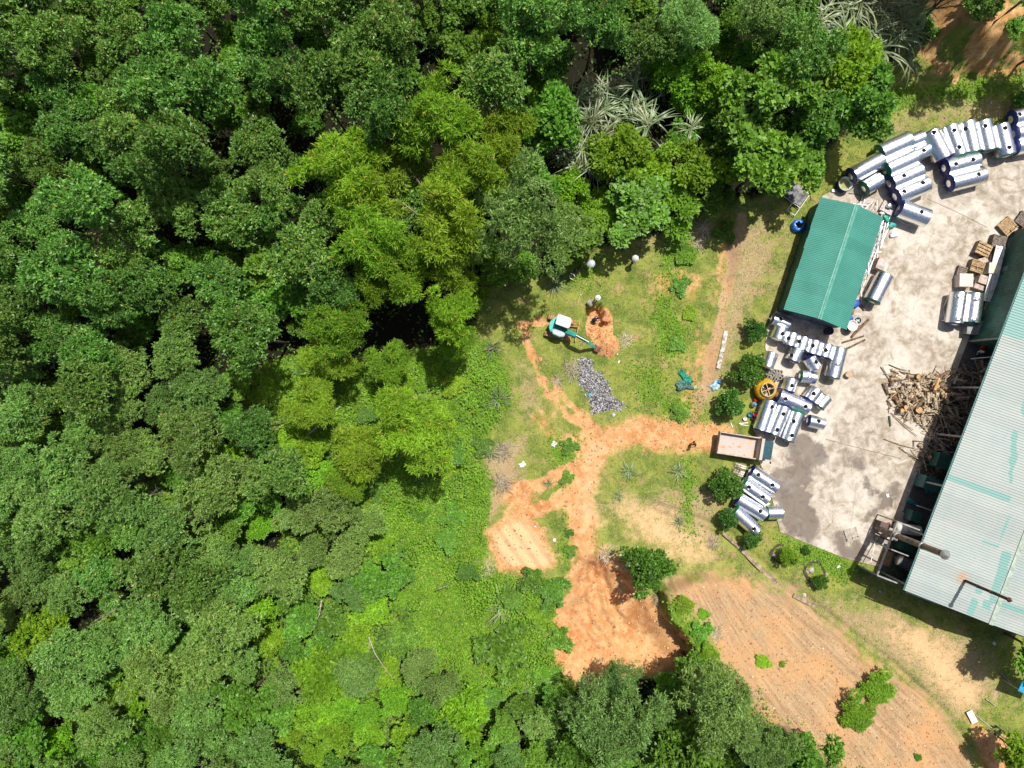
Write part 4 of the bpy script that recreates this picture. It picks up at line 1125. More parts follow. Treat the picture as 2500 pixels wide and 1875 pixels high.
# walls: closed upper part, open bays below
sU = roof_uv(2445, 823)[0]
def ribwall(p0, p1, h, mat, name='wall'):
    p0, p1 = Vector(p0), Vector(p1); L = (p1 - p0).length; n = int(L / .25); d = (p1 - p0) / L; nn = Vector((d.y, -d.x, 0))
    mb = MB()
    for i in range(n * 2 + 1):
        o_ = nn * (.025 if i % 2 else 0); p = p0 + d * (L * i / (2 * n)) + o_
        mb.v += [(p.x, p.y, 0), (p.x, p.y, h)]
    for i in range(n * 2):
        mb.f.append((2 * i, 2 * i + 2, 2 * i + 3, 2 * i + 1)); mb.m.append(0); mb.sm.append(False)
    return mb.build(name, mat, fac)
ribwall((.35, sU, 0), (.35, FL, 0), EH - .05, m_wallg)
ribwall((.35, sU, 0), (3.5, sU - .2, 0), EH, m_wallg)
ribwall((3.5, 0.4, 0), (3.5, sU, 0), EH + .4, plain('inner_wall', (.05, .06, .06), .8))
ribwall((2 * FW - .3, .3, 0), (.35, .3, 0), EH, m_wallb)
for k in range(6):
    MB().box((.32, .5 + k * (sU - .5) / 5.0, EH / 2), (.16, .16, EH)).build('post', m_steel_frame, fac)
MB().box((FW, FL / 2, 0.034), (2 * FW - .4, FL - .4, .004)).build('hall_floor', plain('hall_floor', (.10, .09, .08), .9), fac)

# lean-to at the lower left corner of the hall
lt = empty('lean_to_frame', (F0.x, F0.y, 0), math.atan2(fax.y, fax.x) - math.pi / 2)
tag(lt, 'open lean-to frame with dark wall at the factory\'s lower left corner', 'frame')
for a_, b_, w_ in [((-2.0, .3, 3.6), (-2.0, 5.6, 3.6), .14), ((-2.0, .3, 3.6), (0, .3, 3.9), .12), ((-2.0, 5.6, 3.6), (-.1, 5.6, 4.2), .12), ((-2.0, 3.0, 3.6), (-.1, 3.0, 4.0), .1)]:
    MB().bar(a_, b_, w_).build('beam', m_steel_frame, lt)
for yy in (.3, 3.0, 5.6):
    MB().box((-2.0, yy, 1.76), (.12, .12, 3.5)).build('post', m_steel_frame, lt)
MB().box((-1.0, .18, 1.6), (2.3, .06, 3.2)).build('wall', m_navytrim, lt)
MB().box((-1.35, 4.4, 2.6), (1.1, .9, .05)).build('sheet_roof', m_oldconc, lt)

def place(o, px, py, z=0.0, rz=None):
    p = G(px, py, z); o.location = (p.x, p.y, o.location.z)
    if rz is not None: o.rotation_euler.z = rz

# chimneys
def chimney(px, py, z0, h, r, label, mat, capmat, flanges):
    p = G(px, py, z0); root = empty('chimney_pipe', (p.x, p.y, z0)); tag(root, label, 'chimney')
    MB().tube((0, 0, 0), (0, 0, h), r, n=18).build('pipe', mat, root)
    for f in flanges:
        MB().lathe([(r, f - .1), (r * 1.18, f - .08), (r * 1.18, f + .08), (r, f + .1)], 18).build('flange', capmat, root)
    MB().lathe([(0.0, h + .52), (r * 1.55, h + .12), (r * 1.55, h + .08), (0, h + .1)], 20).build('rain_cap', capmat, root)
    for k in range(3):
        a = k * 2.1; MB().bar((r * .95 * math.cos(a), r * .95 * math.sin(a), h - .1), (r * 1.2 * math.cos(a), r * 1.2 * math.sin(a), h + .12), .03).build('cap_strut', capmat, root)
    return root
m_chim = plain('chimney_brown', (.22, .175, .13), .7, .1, var=.3, nscale=1.5)
ch = chimney(2137, 1287, 0, 11.1, .27, 'tall brown chimney pipe with steel rain cap leaning out from the lean-to', m_chim, m_galv, [4.0, 8.0])
chimney(2357, 1418, 5.75, 5.5, .13, 'thin dark rusty pipe standing on the factory roof', plain('pipe_rust', (.09, .035, .03), .7, .2, var=.3), m_rust, [1.7, 3.4])

# things round the lean-to
def horiz_boiler(px, py, L, r, z, rz, label, mat):
    root = empty('boiler_drum', (*G(px, py, z)[:2], z), rz); tag(root, label, 'boiler')
    Mx = Matrix.Rotation(math.pi / 2, 4, 'Y')
    prof = [(0, -L / 2 - .12), (r * .7, -L / 2 - .08), (r, -L / 2)]
    n = 14
    for i in range(n):
        x = -L / 2 + L * i / n; prof += [(r, x + .02), (r * 1.03, x + L / n * .45), (r, x + L / n * .9)]
    MB().lathe(prof + [(r, L / 2), (r * .7, L / 2 + .08), (0, L / 2 + .12)], 20, Mx).build('drum', mat, root)
    for s in (-1, 1): MB().box((s * L * .3, 0, -z / 2 - r / 2), (.15, r * 1.5, z - r * .5)).build('saddle', m_darkmetal, root)
horiz_boiler(2216, 1292, 2.3, .48, 1.3, -.15, 'pale ribbed drum lying between lean-to and factory', plain('drum_pale', (.58, .57, .53), .7, var=.15))
def crate(px, py, d, rz, label, mat, z0=0.03, name='storage_box', cat='box'):
    p = G(px, py, z0 + d[2]); root = empty(name, (p.x, p.y, z0), rz); tag(root, label, cat)
    MB().box((0, 0, d[2] / 2), d).build('body', mat, root, .02)
    MB().box((0, 0, d[2] + .02), (d[0] * 1.04, d[1] * 1.04, .04)).build('lid', mat, root, .01)
    return root
crate(2238, 1262, (1.0, 1.0, 1.4), -.3, 'dark green steel cabinet beside the ribbed drum', plain('cabinet_green', (.03, .10, .08), .5))
crate(2215, 1335, (1.2, .9, 1.3), -.35, 'dark green box in the lean-to under the chimney', plain('box_green', (.02, .09, .06), .5))
crate(2158, 1285, (.75, .75, 1.1), -.35, 'brown wooden box at the chimney foot', plain('box_brown', (.13, .09, .08), .8))
crate(2155, 1320, (1.0, .35, .7), -.35, 'grey concrete block below the chimney', m_oldconc)
crate(2178, 1314, (1.1, .35, 1.0), -.3, 'pale board box below the chimney middle', m_pinkcard)
crate(2163, 1362, (1.1, 1.4, .05), -.35, 'flat ochre board on the ground beside the lean-to', plain('ochre_board', (.34, .22, .10), .8), name='flat_board', cat='board')
crate(2310, 1128, (1.6, 1.4, 1.6), -.35, 'dark green machine box under the factory eave', m_wallg)
crate(2276, 1182, (1.5, 1.2, 1.7), -.35, 'blue-green machine box below the eave beside the timber heap', plain('box_bluegreen', (.03, .12, .12), .5))
MB().tube((0, 0, 0), (0, 0, 2.6), .035, n=8)
def pole(p0, p1, r, label, mat, name='pole', cat='pole'):
    o = MB().tube(p0, p1, r, n=8).build(name, mat); tag(o, label, cat); return o
pole(G(2137, 1320, .1), G(2126, 1372, 1.2), .04, 'thin white pipe leaning beside the ochre board', m_white)
pole(G(2370, 876, 2.2), G(2428, 871, 3.4), .05, 'grey pipe sticking out from under the eave above the timber', m_galv)
pole(G(2238, 1234, 2.4), G(2285, 1250, 2.8), .05, 'grey pipe sticking out below the blue machine box', m_galv)
ball = MB().lathe([(0, .0), (.12, .04), (.16, .16), (.12, .28), (0, .32)], 14).build('red_bucket', m_red); ball.location = (*G(2181, 1283, 1.0)[:2], .9); tag(ball, 'small dark red pot next to the ribbed drum', 'pot')
ball.location.z = .03
# teal sheets
def cloth(px, py, w, d, rz, label, mat, amp=.12, z=0.05, name='plastic_sheet', cat='sheet', ragged=.25, seed=0):
    n = 14; r = np.random.default_rng(seed + int(px)); 
    u, v = np.meshgrid(np.linspace(-.5, .5, n), np.linspace(-.5, .5, n))
    ang = np.arctan2(v, u); rag = 1 - ragged * (.5 + .5 * np.sin(3 * ang + r.uniform(0, 6)) * np.cos(2 * ang + r.uniform(0, 6)))
    xx = u * w * rag; yy = v * d * rag
    zz = amp * fbm(xx + px, yy + py, 2.6 / max(w, d) + 1.2, seed, 3) + .02
    edge = np.maximum(abs(u), abs(v)) * 2; zz *= (1 - .75 * ss(.7, 1, edge))
    V = np.stack([xx.ravel(), yy.ravel(), zz.ravel()], 1); q = np.arange(n * n).reshape(n, n)
    F = np.stack([q[:-1, :-1].ravel(), q[:-1, 1:].ravel(), q[1:, 1:].ravel(), q[1:, :-1].ravel()], 1)
    o = obj(name, mesh_np(name, V, F, mat, True)); s_ = o.modifiers.new('solid', 'SOLIDIFY'); s_.thickness = .012
    p = GT(px, py) if z < .06 else G(px, py, z); zz0 = max(p.z, 0.03 if inside(YARD, np.array([p.x]), np.array([p.y]))[0] else p.z)
    o.location = (p.x, p.y, (zz0 if z < .06 else z) + .02); o.rotation_euler = (0, 0, rz); tag(o, label, cat); return o
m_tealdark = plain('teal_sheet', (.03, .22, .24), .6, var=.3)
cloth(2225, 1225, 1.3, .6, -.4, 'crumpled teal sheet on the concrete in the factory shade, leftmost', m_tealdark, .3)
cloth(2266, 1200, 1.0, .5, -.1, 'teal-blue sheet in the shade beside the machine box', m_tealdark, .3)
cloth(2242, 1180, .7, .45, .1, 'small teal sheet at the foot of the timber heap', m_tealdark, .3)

# ------------------------------------------------------------------ stainless tanks
def steel_material():
    t = NT('stainless_steel'); P = t.coord('Object')
    n = t.noise(.9, 3, .5, P); n2 = t.noise(6, 3, .6, P)
    c = t.mix(n, (.84, .87, .92, 1), (.95, .96, .98, 1))
    c = t.mix(t.ramp(t.noise(3, 5, .7, P), .58, .8, 0, .3), c, (.55, .53, .50, 1))
    t.set(color=c, metal=1.0, rough=t.ramp(n2, .3, .7, .26, .37))
    t.bump(t.noise(2.2, 2, .5, P), .08, .05)
    return t.mat
m_steel = steel_material()
m_hole = plain('manhole_dark', (.006, .006, .008), .9)
m_navyband = plain('navy_band', (.012, .022, .16), .4, var=.1)
m_greenband = plain('green_band', (.01, .17, .085), .4, var=.1)
m_foil = plain('tank_foil', (.75, .78, .82), .3, .8, var=.06)
BANDS = {'n': m_navyband, 'g': m_greenband, 's': m_foil}
m_rail = plain('stand_steel', (.68, .67, .65), .3, .9, var=.1)
_shell = {}
def tank(a, b, dpx, band, holes, label, stand=True, lids=(), zlift=0.0):
    dpx *= 1.12
    zc = .30 + dpx / 50.0
    A_, B_ = G(a[0], a[1], zc), G(b[0], b[1], zc)
    d = B_ - A_; L = d.length; r = dpx / 2 / (FPX / (CAM_H - zc)); zc = r + .22
    c = (A_ + B_) / 2; rz = math.atan2(d.y, d.x)
    root = empty('water_tank', (c.x, c.y, .03), rz); tag(root, label, 'water tank', 'stainless steel water tanks')
    Mx = Matrix.Translation((0, 0, zc)) @ Matrix.Rotation(math.pi / 2, 4, 'Y')
    prof = []
    nr = max(6, int(L / .13)); x0 = -L / 2
    for i in range(nr):
        xa = x0 + L * i / nr; st = L / nr
        edge = i < 2 or i >= nr - 2 or abs(i - nr // 2) < 1
        k = 1.0 if edge else 1.006
        prof += [(r * .993, xa), (r * k, xa + st * .3), (r * k, xa + st * .7)]
    prof.append((r * .993, L / 2))
    MB().lathe(prof, 36, Mx).build('shell', m_steel, root)
    # rolled seam along the top flank
    for sgn in (-1, 1):
        Me = Matrix.Translation((sgn * L / 2, 0, zc)) @ Matrix.Rotation(sgn * math.pi / 2, 4, 'Y')
        cap = MB().lathe([(r * .99, -.0), (r * 1.01, .03), (r * .97, .06), (r * .6, .13), (r * .25, .16), (0.01, .165)], 28, Me).build('end_cap', m_steel, root)
        if band != 's':
            MB().lathe([(r * 1.012, .026), (r * 1.0, .05), (r * .97, .066), (r * .78, .108), (r * .40, .158)], 28, Me).build('printed_band', BANDS[band], cap)
        MB().tube((sgn * (L / 2 + .13), 0, zc - r * .72), (sgn * (L / 2 + .25), 0, zc - r * .72), .05, n=8).build('outlet', m_galv, root)
    inv_ = Matrix.Rotation(-rz, 3, 'Z')
    for hx, hy in holes:
        p = G(hx, hy, zc + r) - c; q = inv_ @ p
        yy = max(-r * .7, min(r * .7, q.y)); aa = math.asin(yy / r)
        Mh = Matrix.Translation((q.x, 0, zc)) @ Matrix.Rotation(-aa, 4, 'X')
        rr = .20
        MB().lathe([(rr * 1.12, r * .96), (rr * 1.12, r + .05), (rr * .98, r + .055), (rr * .98, r * .97)], 18, Mh).build('manhole_collar', m_steel, root)
        MB().disc((0, 0, r + .02), rr * .97, 18, None, Mh).build('manhole', m_hole, root)
    for hx, hy in lids:
        p = G(hx, hy, zc + r) - c; q = inv_ @ p
        yy = max(-r * .6, min(r * .6, q.y)); aa = math.asin(yy / r)
        Mh = Matrix.Translation((q.x, 0, zc)) @ Matrix.Rotation(-aa, 4, 'X')
        MB().lathe([(.23, r * .96), (.23, r + .06), (.12, r + .10), (0.005, r + .11)], 18, Mh).build('manhole_lid', m_steel, root)
    if stand:
        w = r * .93
        for sgn in (-1, 1):
            MB().bar((-L * .47, sgn * w, zc - r * .35), (L * .47, sgn * w, zc - r * .35), .05, .06).build('stand_rail', m_rail, root)
            for xx in (-L * .42, L * .42):
                MB().bar((xx, sgn * w, zc - r * .35), (xx, sgn * w * 1.04, 0), .05, .05).build('stand_leg', m_rail, root)
            MB().bar((-L * .42, sgn * w * 1.02, zc - r * .4), (0, sgn * w * 1.03, .1), .03).build('stand_brace', m_rail, root)
            MB().bar((L * .42, sgn * w * 1.02, zc - r * .4), (0, sgn * w * 1.03, .1), .03).build('stand_brace', m_rail, root)
        MB().bar((-L * .42, -w, .15), (-L * .42, w, .15), .04).build('stand_crossbar', m_rail, root)
        MB().bar((L * .42, -w, .15), (L * .42, w, .15), .04).build('stand_crossbar', m_rail, root)
    return root
def z4(x, y): return (1700 + x / 2.765, y / 2.765)
T = [
 ((2080, 428.6), (2150, 390.6), 38, 'n', [], 'large tank at the left end of the top row, beside the half barrel'),
 ((2148, 374), (2217, 342), 41, 'g', [], 'large green-ended tank, highest on the slanting left part of the top row'),
 ((2221, 347), (2251, 334.5), 31, 'g', [], 'small tank behind the highest slanting tank'),
 ((2163, 414), (2230, 383), 41, 'g', [], 'large green-ended tank, second on the slanting left part'),
 ((2233, 381.5), (2264, 363.5), 31, 'n', [(2255, 368)], 'small navy-ended tank with one manhole left of the upright row'),
 ((2174, 446.6), (2244, 416), 40, 'n', [(2207, 429)], 'navy-ended tank with one central manhole, third on the slanting part'),
 ((2188, 479), (2260.5, 448.5), 40, 'n', [(2207, 468), (2253, 446)], 'navy-ended tank with two manholes, lowest on the slanting part'),
 ((2112, 459), (2148, 437.6), 33, 'g', [], 'small dark open-ended tank above the shed'),
 ((2197, 508), (2262, 532), 40, 'n', [(2249, 518)], 'navy-ended tank lying alone right of the shed\'s top corner'),
 ((2308, 409), (2383.5, 389), 38, 'n', [(2333, 401), (2375, 390)], 'navy-ended tank with two manholes below the upright row'),
 ((2320, 447), (2398, 427), 38, 'n', [(2389, 426)], 'navy-ended tank with one manhole, lowest below the upright row'),
 ((2271, 322), (2304, 385), 40, 'n', [(2280, 323)], 'upright-row tank, first from left, one manhole at its top'),
 ((2318, 309), (2342, 378), 38, 'g', [(2329, 318), (2342, 359)], 'upright-row tank, second from left, two manholes'),
 ((2360, 300), (2376, 371), 38, 'g', [(2350, 315)], 'upright-row tank, third from left, manhole on its left flank'),
 ((2398, 298), (2414, 367), 38, 'g', [(2406, 307)], 'upright-row tank, fourth from left'),
 ((2441, 307), (2458, 378), 38, 'g', [(2453, 313), (2463, 360)], 'upright-row tank, fifth from left, two small manholes'),
 ((2472, 290), (2545, 272), 38, 'n', [(2489, 280)], 'topmost navy-ended tank at the right edge'),
 ((2478, 327), (2550, 313), 38, 'n', [], 'middle navy-ended tank at the right edge'),
 ((2480, 358), (2552, 345), 36, 'n', [], 'lowest navy-ended tank at the right edge'),
 ((2161, 673), (2130, 734.5), 36, 'g', [], 'tank standing alone along the shed\'s right wall'),
 ((2342, 716), (2331, 789), 36, 'n', [], 'left tank of the pair by the factory wall'),
 ((2380, 718), (2371, 787), 36, 'g', [], 'right tank of the pair by the factory wall'),
 ((1887, 778), (1926, 792), 26, 'n', [(1906, 779)], 'small tank in the shade under the shed\'s lower left corner'),
 ((1908, 800), (1899, 827.5), 30, 's', [(1909.5, 815)], 'small tank, first from left in the row below the shed'),
 ((1935.6, 815), (1927, 843.6), 30, 'n', [(1927, 826)], 'small tank, second from left in the row below the shed'),
 ((1963, 825), (1954.5, 853), 30, 'n', [(1951, 832.6)], 'small tank, third from left in the row below the shed'),
 ((1990.5, 833), (1981, 863.5), 30, 'n', [(1985, 844)], 'small tank, fourth from left in the row below the shed'),
 ((2020, 842.6), (2011, 871), 30, 'n', [(2016, 855)], 'small tank, fifth from left in the row below the shed'),
 ((2051, 851), (2033, 921), 33, 'g', [], 'long green-ended tank at the right end of the row below the shed'),
 ((1948, 853), (1935.6, 880.5), 30, 'n', [(1930.5, 866)], 'small tank just under the row, left one'),
 ((1976, 873), (1991, 898), 29, 'n', [(1992, 884)], 'tilted small tank just under the row, right one'),
 ((1884.6, 862.5), (1874, 894.7), 28, 's', [], 'small plain tank beside the concrete rings'),
 ((1956, 918), (1988.5, 922.5), 27, 'g', [], 'small green-ended tank lying below the tilted one'),
 ((1933, 925.6), (1924, 953), 30, 'n', [(1933, 941.6)], 'small tank right of the yellow mixer drum'),
 ((1901, 965.6), (1972, 996), 34, 'n', [(1917.4, 973.8), (1966.4, 992.6)], 'long navy-ended tank lying across above the triple group'),
 ((1881, 979), (1857, 1049.6), 32, 'n', [(1884.6, 993.6)], 'left tank of the triple group above the truck'),
 ((1914.7, 994), (1888, 1060), 32, 'n', [(1911.7, 1010.6), (1897, 1049.6)], 'middle tank of the triple group above the truck'),
 ((1947.5, 1008.6), (1923, 1074), 32, 'g', [(1938, 1028.7), (1932.8, 1063)], 'right green-ended tank of the triple group above the truck'),
 ((1993.6, 952), (1976, 976), 31, 'n', [(1986.5, 961)], 'left small tank of the tilted pair in mid yard'),
 ((2018, 970.7), (2000, 992), 27, 'g', [], 'right small tank of the tilted pair in mid yard'),
 ((1975, 1027), (2009, 1035), 27, 'n', [(1998.4, 1028.5)], 'small tank standing alone right of the triple group'),
 ((1834.5, 1150), (1894.4, 1190), 32, 'n', [(1850.7, 1159.4), (1885, 1184)], 'topmost of the four slanting tanks below the truck'),
 ((1815.6, 1179), (1872.4, 1219), 32, 'g', [(1827.6, 1188.8), (1861.8, 1213)], 'second of the four slanting tanks below the truck'),
 ((1801, 1217), (1866, 1257), 32, 'n', [(1856, 1248)], 'third of the four slanting tanks below the truck'),
 ((1793.6, 1246.6), (1846, 1295), 31, 'g', [(1840, 1291)], 'lowest of the four slanting tanks, touching the small round bush'),
 ((1874.5, 1252), (1908, 1251), 29, 'g', [], 'small green-ended tank at the puddle\'s left edge')]
LID = {20: [(2337, 722), (2338, 779)], 21: [(2384, 730), (2378, 780)], 28: [(2045, 888)], 32: [(1977, 921)]}
for i, (a, b, dpx, band, holes, lb) in enumerate(T):
    tank(a, b, dpx, band, holes, lb, True, LID.get(i, ()))
tank((2196, 1366), (2222, 1380), 28, 's', [], 'dull steel tank standing in the dark lean-to', False)
# ------------------------------------------------------------------ dump truck
TA = -math.radians(9.0)
def truck():
    p = G(1817, 1089, .9); root = empty('dump_truck', (p.x, p.y, .02), TA)
    tag(root, 'small dump truck with rusty empty bed and dark teal cab', 'truck')
    def bed_mat():
        t = NT('bed_worn'); P = t.coord('Object')
        n = t.noise(.8, 5, .65, P); n2 = t.noise(3, 5, .7, P)
        c = t.mix(t.ramp(n, .45, .65), (.50, .44, .40, 1), (.60, .36, .20, 1)); c = t.mix(t.ramp(t.noise(1.6, 6, .7, P), .54, .62), c, (.50, .22, .08, 1)); c = t.mix(t.ramp(n2, .6, .7, 0, .6), c, (.33, .28, .25, 1))
        t.set(color=c, rough=.8, metal=.1); return t.mat
    mbed = bed_mat(); mout = plain('bed_outer', (.30, .22, .18), .7, var=.3)
    mcab = plain('cab_teal', (.022, .085, .105), .35, var=.1); mglass = plain('cab_glass', (.02, .03, .035), .1, spec=.6)
    Lb, Wb, zb, hb = 3.75, 1.95, .95, .62; xb = -.75
    bed = MB().box((xb, 0, zb), (Lb, Wb, .08)).build('bed_floor', mbed, root)
    for s in (-1, 1):
        side = MB().box((xb, s * (Wb / 2 + .03), zb + hb / 2 - .02), (Lb + .1, .06, hb)).build('bed_side', [mout], root)
        for k in range(7): MB().box((xb - Lb / 2 + .3 + k * .52, s * (Wb / 2 + .085), zb + hb / 2 - .02), (.07, .05, hb - .04)).build('side_rib', mout, side)
        MB().box((xb, s * (Wb / 2 + .03), zb + hb - .01), (Lb + .14, .1, .05)).build('top_rail', plain('rail_worn', (.5, .42, .34), .7), side)
    MB().box((xb + Lb / 2 + .03, 0, zb + .55), (.06, Wb + .12, 1.15)).build('headboard', mbed, root)
    MB().box((xb + Lb / 2 + .17, 0, zb + 1.1), (.34, Wb + .1, .05)).build('cab_guard', mbed, root)
    MB().box((xb - Lb / 2 - .03, 0, zb + hb / 2 - .04), (.06, Wb + .1, hb)).build('tailgate', mout, root)
    cab = MB()
    pr = [(0, 0), (1.12, 0), (1.16, .75), (1.0, 1.42), (.1, 1.45), (0, 1.4)]
    x0 = xb + Lb / 2 + .2
    cab._add([(x0 + x, -.88, .55 + z) for x, z in pr] + [(x0 + x, .88, .55 + z) for x, z in pr],
             [tuple(range(6)), tuple(range(11, 5, -1))] + [(i, 6 + i, 6 + (i + 1) % 6, (i + 1) % 6) for i in range(6)])
    c = cab.build('cab', mcab, root, .05)
    for k in range(8): MB().box((x0 + .55, -.7 + k * .2, .55 + 1.46), (.8, .06, .035)).build('roof_rib', mcab, c)
    MB().box((x0 + .62, 0, 2.03), (.24, .3, .05)).build('roof_vent', mcab, c)
    MB().box((x0 + 1.095, 0, .55 + 1.08), (.03, 1.6, .5), Matrix.Rotation(math.radians(-13), 3, 'Y')).build('windscreen', mglass, c)
    for s in (-1, 1):
        MB().box((x0 + .6, s * .885, .55 + 1.02), (.6, .02, .45)).build('side_window', mglass, c)
        MB().box((x0 + 1.15, s * .66, .85), (.06, .26, .16)).build('headlight', m_white, c)
        MB().bar((x0 + 1.0, s * .9, 1.75), (x0 + 1.12, s * 1.16, 1.75), .03).build('mirror_arm', m_black, c)
        MB().box((x0 + 1.13, s * 1.17, 1.65), (.06, .16, .3)).build('mirror', m_black, c)
    MB().box((x0 + 1.2, 0, .55), (.12, 1.8, .2)).build('bumper', mout, root, .02)
    MB().box((.1, 0, .62), (4.9, .6, .22)).build('chassis', m_darkmetal, root)
    for xw in (-1.75, 1.75):
        for s in (-1, 1):
            t = .42 if xw < 0 else .24
            w = MB().tube((xw, s * (.9 - t), .42), (xw, s * .9, .42), .42, n=20).build('wheel', m_black, root)
            MB().tube((xw, s * .9, .42), (xw, s * .92, .42), .22, n=14).build('rim', m_galv, w)
truck()

# ------------------------------------------------------------------ excavator
def digger():
    p = G(1367, 800, .6); rz = -math.radians(13)
    gz = tz(p.x, p.y)
    root = empty('mini_excavator', (p.x, p.y, gz + .02), rz); tag(root, 'teal mini excavator with pale cab roof digging at the orange spoil', 'excavator')
    mte = plain('excavator_teal', (.035, .46, .39), .4, var=.15); mgr = plain('excavator_grey', (.42, .48, .52), .35, var=.08); mcabr = plain('cab_roof', (.66, .63, .60), .5, var=.08)
    mmud = plain('mud_track', (.55, .28, .12), .9, var=.3, nscale=4); mgl = plain('exc_glass', (.03, .04, .045), .1, spec=.6)
    for s in (-1, 1):
        tr = MB(); L = 2.7; r = .27; n = 10
        pts = [(L / 2 - r + r * math.cos(a), .28 + r * math.sin(a)) for a in np.linspace(-math.pi / 2, math.pi / 2, n)] + \
              [(-L / 2 + r + r * math.cos(a), .28 + r * math.sin(a)) for a in np.linspace(math.pi / 2, 3 * math.pi / 2, n)]
        m = len(pts); y0, y1 = s * .82 - .22, s * .82 + .22
        tr._add([(x, y0, z) for x, z in pts] + [(x, y1, z) for x, z in pts], [tuple(range(m)), tuple(range(2 * m - 1, m - 1, -1))] + [(i, m + i, m + (i + 1) % m, (i + 1) % m) for i in range(m)])
        t = tr.build('track', mmud, root)
        for k in range(14): MB().box((-1.15 + k * .177, s * .82, .565), (.06, .46, .04)).build('track_pad', m_darkmetal, t)
    MB().box((0, 0, .42), (1.6, 1.2, .3)).build('undercarriage', mmud, root)
    bl = MB().box((1.75, 0, .3), (.1, 1.9, .38)).build('dozer_blade', mmud, root)
    for s in (-1, 1): MB().bar((.8, s * .4, .35), (1.72, s * .5, .3), .1).build('blade_arm', mmud, bl)
    h = bpy.data.objects.new('upper_body', None)
    # upper body turned slightly from the tracks
    a0 = -math.radians(6); R_ = Matrix.Rotation(a0, 4, 'Z')
    def part(mb, name, mat, par=root, bev=0):
        mb.v = [tuple(R_ @ Vector(v)) for v in mb.v]; return mb.build(name, mat, par, bev)
    bpy.data.objects.remove(h)
    part(MB().lathe([(.45, .58), (.45, .72)], 20), 'slew_ring', m_darkmetal)
    out_ = [(1.02 * math.cos(a) - .1, .98 * math.sin(a)) for a in np.linspace(math.pi * .5, math.pi * 1.5, 14)]
    part(MB().prism(out_ + [(.55, -.95), (.6, .95)], .72, 1.18), 'deck', mte, root, .03)
    part(MB().prism([(.92 * math.cos(a) - .2, .93 * math.sin(a)) for a in np.linspace(math.pi * .58, math.pi * 1.32, 14)] + [(-.55, -.35), (-.45, .6)], 1.18, 1.55), 'counterweight', mte, root, .05)
    part(MB().prism([(-.75, -.55), (-.5, -.88), (.2, -.95), (.62, -.8), (.66, -.45), (.2, -.32), (-.5, -.34)], 1.16, 1.62), 'engine_hood', mgr, root, .09)
    cab = part(MB().prism([(-.55, .06), (.62, .02), (.74, .2), (.72, .78), (.55, .96), (-.45, .98), (-.6, .85)], 1.15, 2.38), 'cab', mgl, root, .05)
    part(MB().prism([(-.62, .02), (.62, -.02), (.8, .15), (.78, .85), (.58, 1.02), (-.48, 1.03), (-.66, .9)], 2.38, 2.5), 'cab_roof', mcabr, cab, .05)
    part(MB().prism([(-.2, .3), (.35, .28), (.36, .75), (-.2, .76)], 2.5, 2.55), 'roof_hatch', mcabr, cab, .01)
    for x_, y_ in ((-.55, .08), (.66, .06), (.66, .9), (-.5, .95)): part(MB().box((x_, y_, 1.76), (.08, .08, 1.25)), 'cab_pillar', mte, cab)
    # boom: swings a little off the upper body axis
    b = MB(); a1 = -math.radians(9); u = Vector((math.cos(a1), math.sin(a1), 0)); side = Vector((-u.y, u.x, 0))
    s0 = Vector((.35, -.18, 1.2)); k1 = s0 + u * 1.25 + Vector((0, 0, 1.25)); k2 = s0 + u * 2.35 + Vector((0, 0, 1.15))
    b1 = part(MB().bar(s0, k1, .34, .3).bar(k1, k2, .30, .26), 'boom', mte, root, .02)
    e = s0 + u * 3.45 + Vector((0, 0, -.55))
    ar = part(MB().bar(k2 + Vector((0, 0, .1)), e, .24, .22), 'dipper_arm', mte, root, .02)
    for sg in (-.2, .2):
        part(MB().tube(s0 + side * sg + u * .3, k1 + side * sg - Vector((0, 0, .2)), .055, n=8), 'boom_ram', m_galv, b1)
    part(MB().tube(k1 + Vector((0, 0, .25)), k2 + u * .25 + Vector((0, 0, .25)), .055, n=8), 'arm_ram', m_galv, ar)
    part(MB().bar(k1 + side * .13 + Vector((0, 0, .18)), k2 + side * .13 + Vector((0, 0, .16)), .03).bar(k1 - side * .13 + Vector((0, 0, .18)), k2 - side * .13 + Vector((0, 0, .16)), .03), 'hose_pipes', m_black, b1)
    part(MB().prism([(0, -.28), (.55, -.28), (.62, -.1), (.45, .0), (.1, .02)], -.27, .27, Matrix.Translation(e + Vector((0, 0, 0))) @ Matrix.Rotation(a1, 4, 'Z') @ Matrix.Rotation(math.pi / 2, 4, 'X')), 'bucket', m_rust, root)
digger()

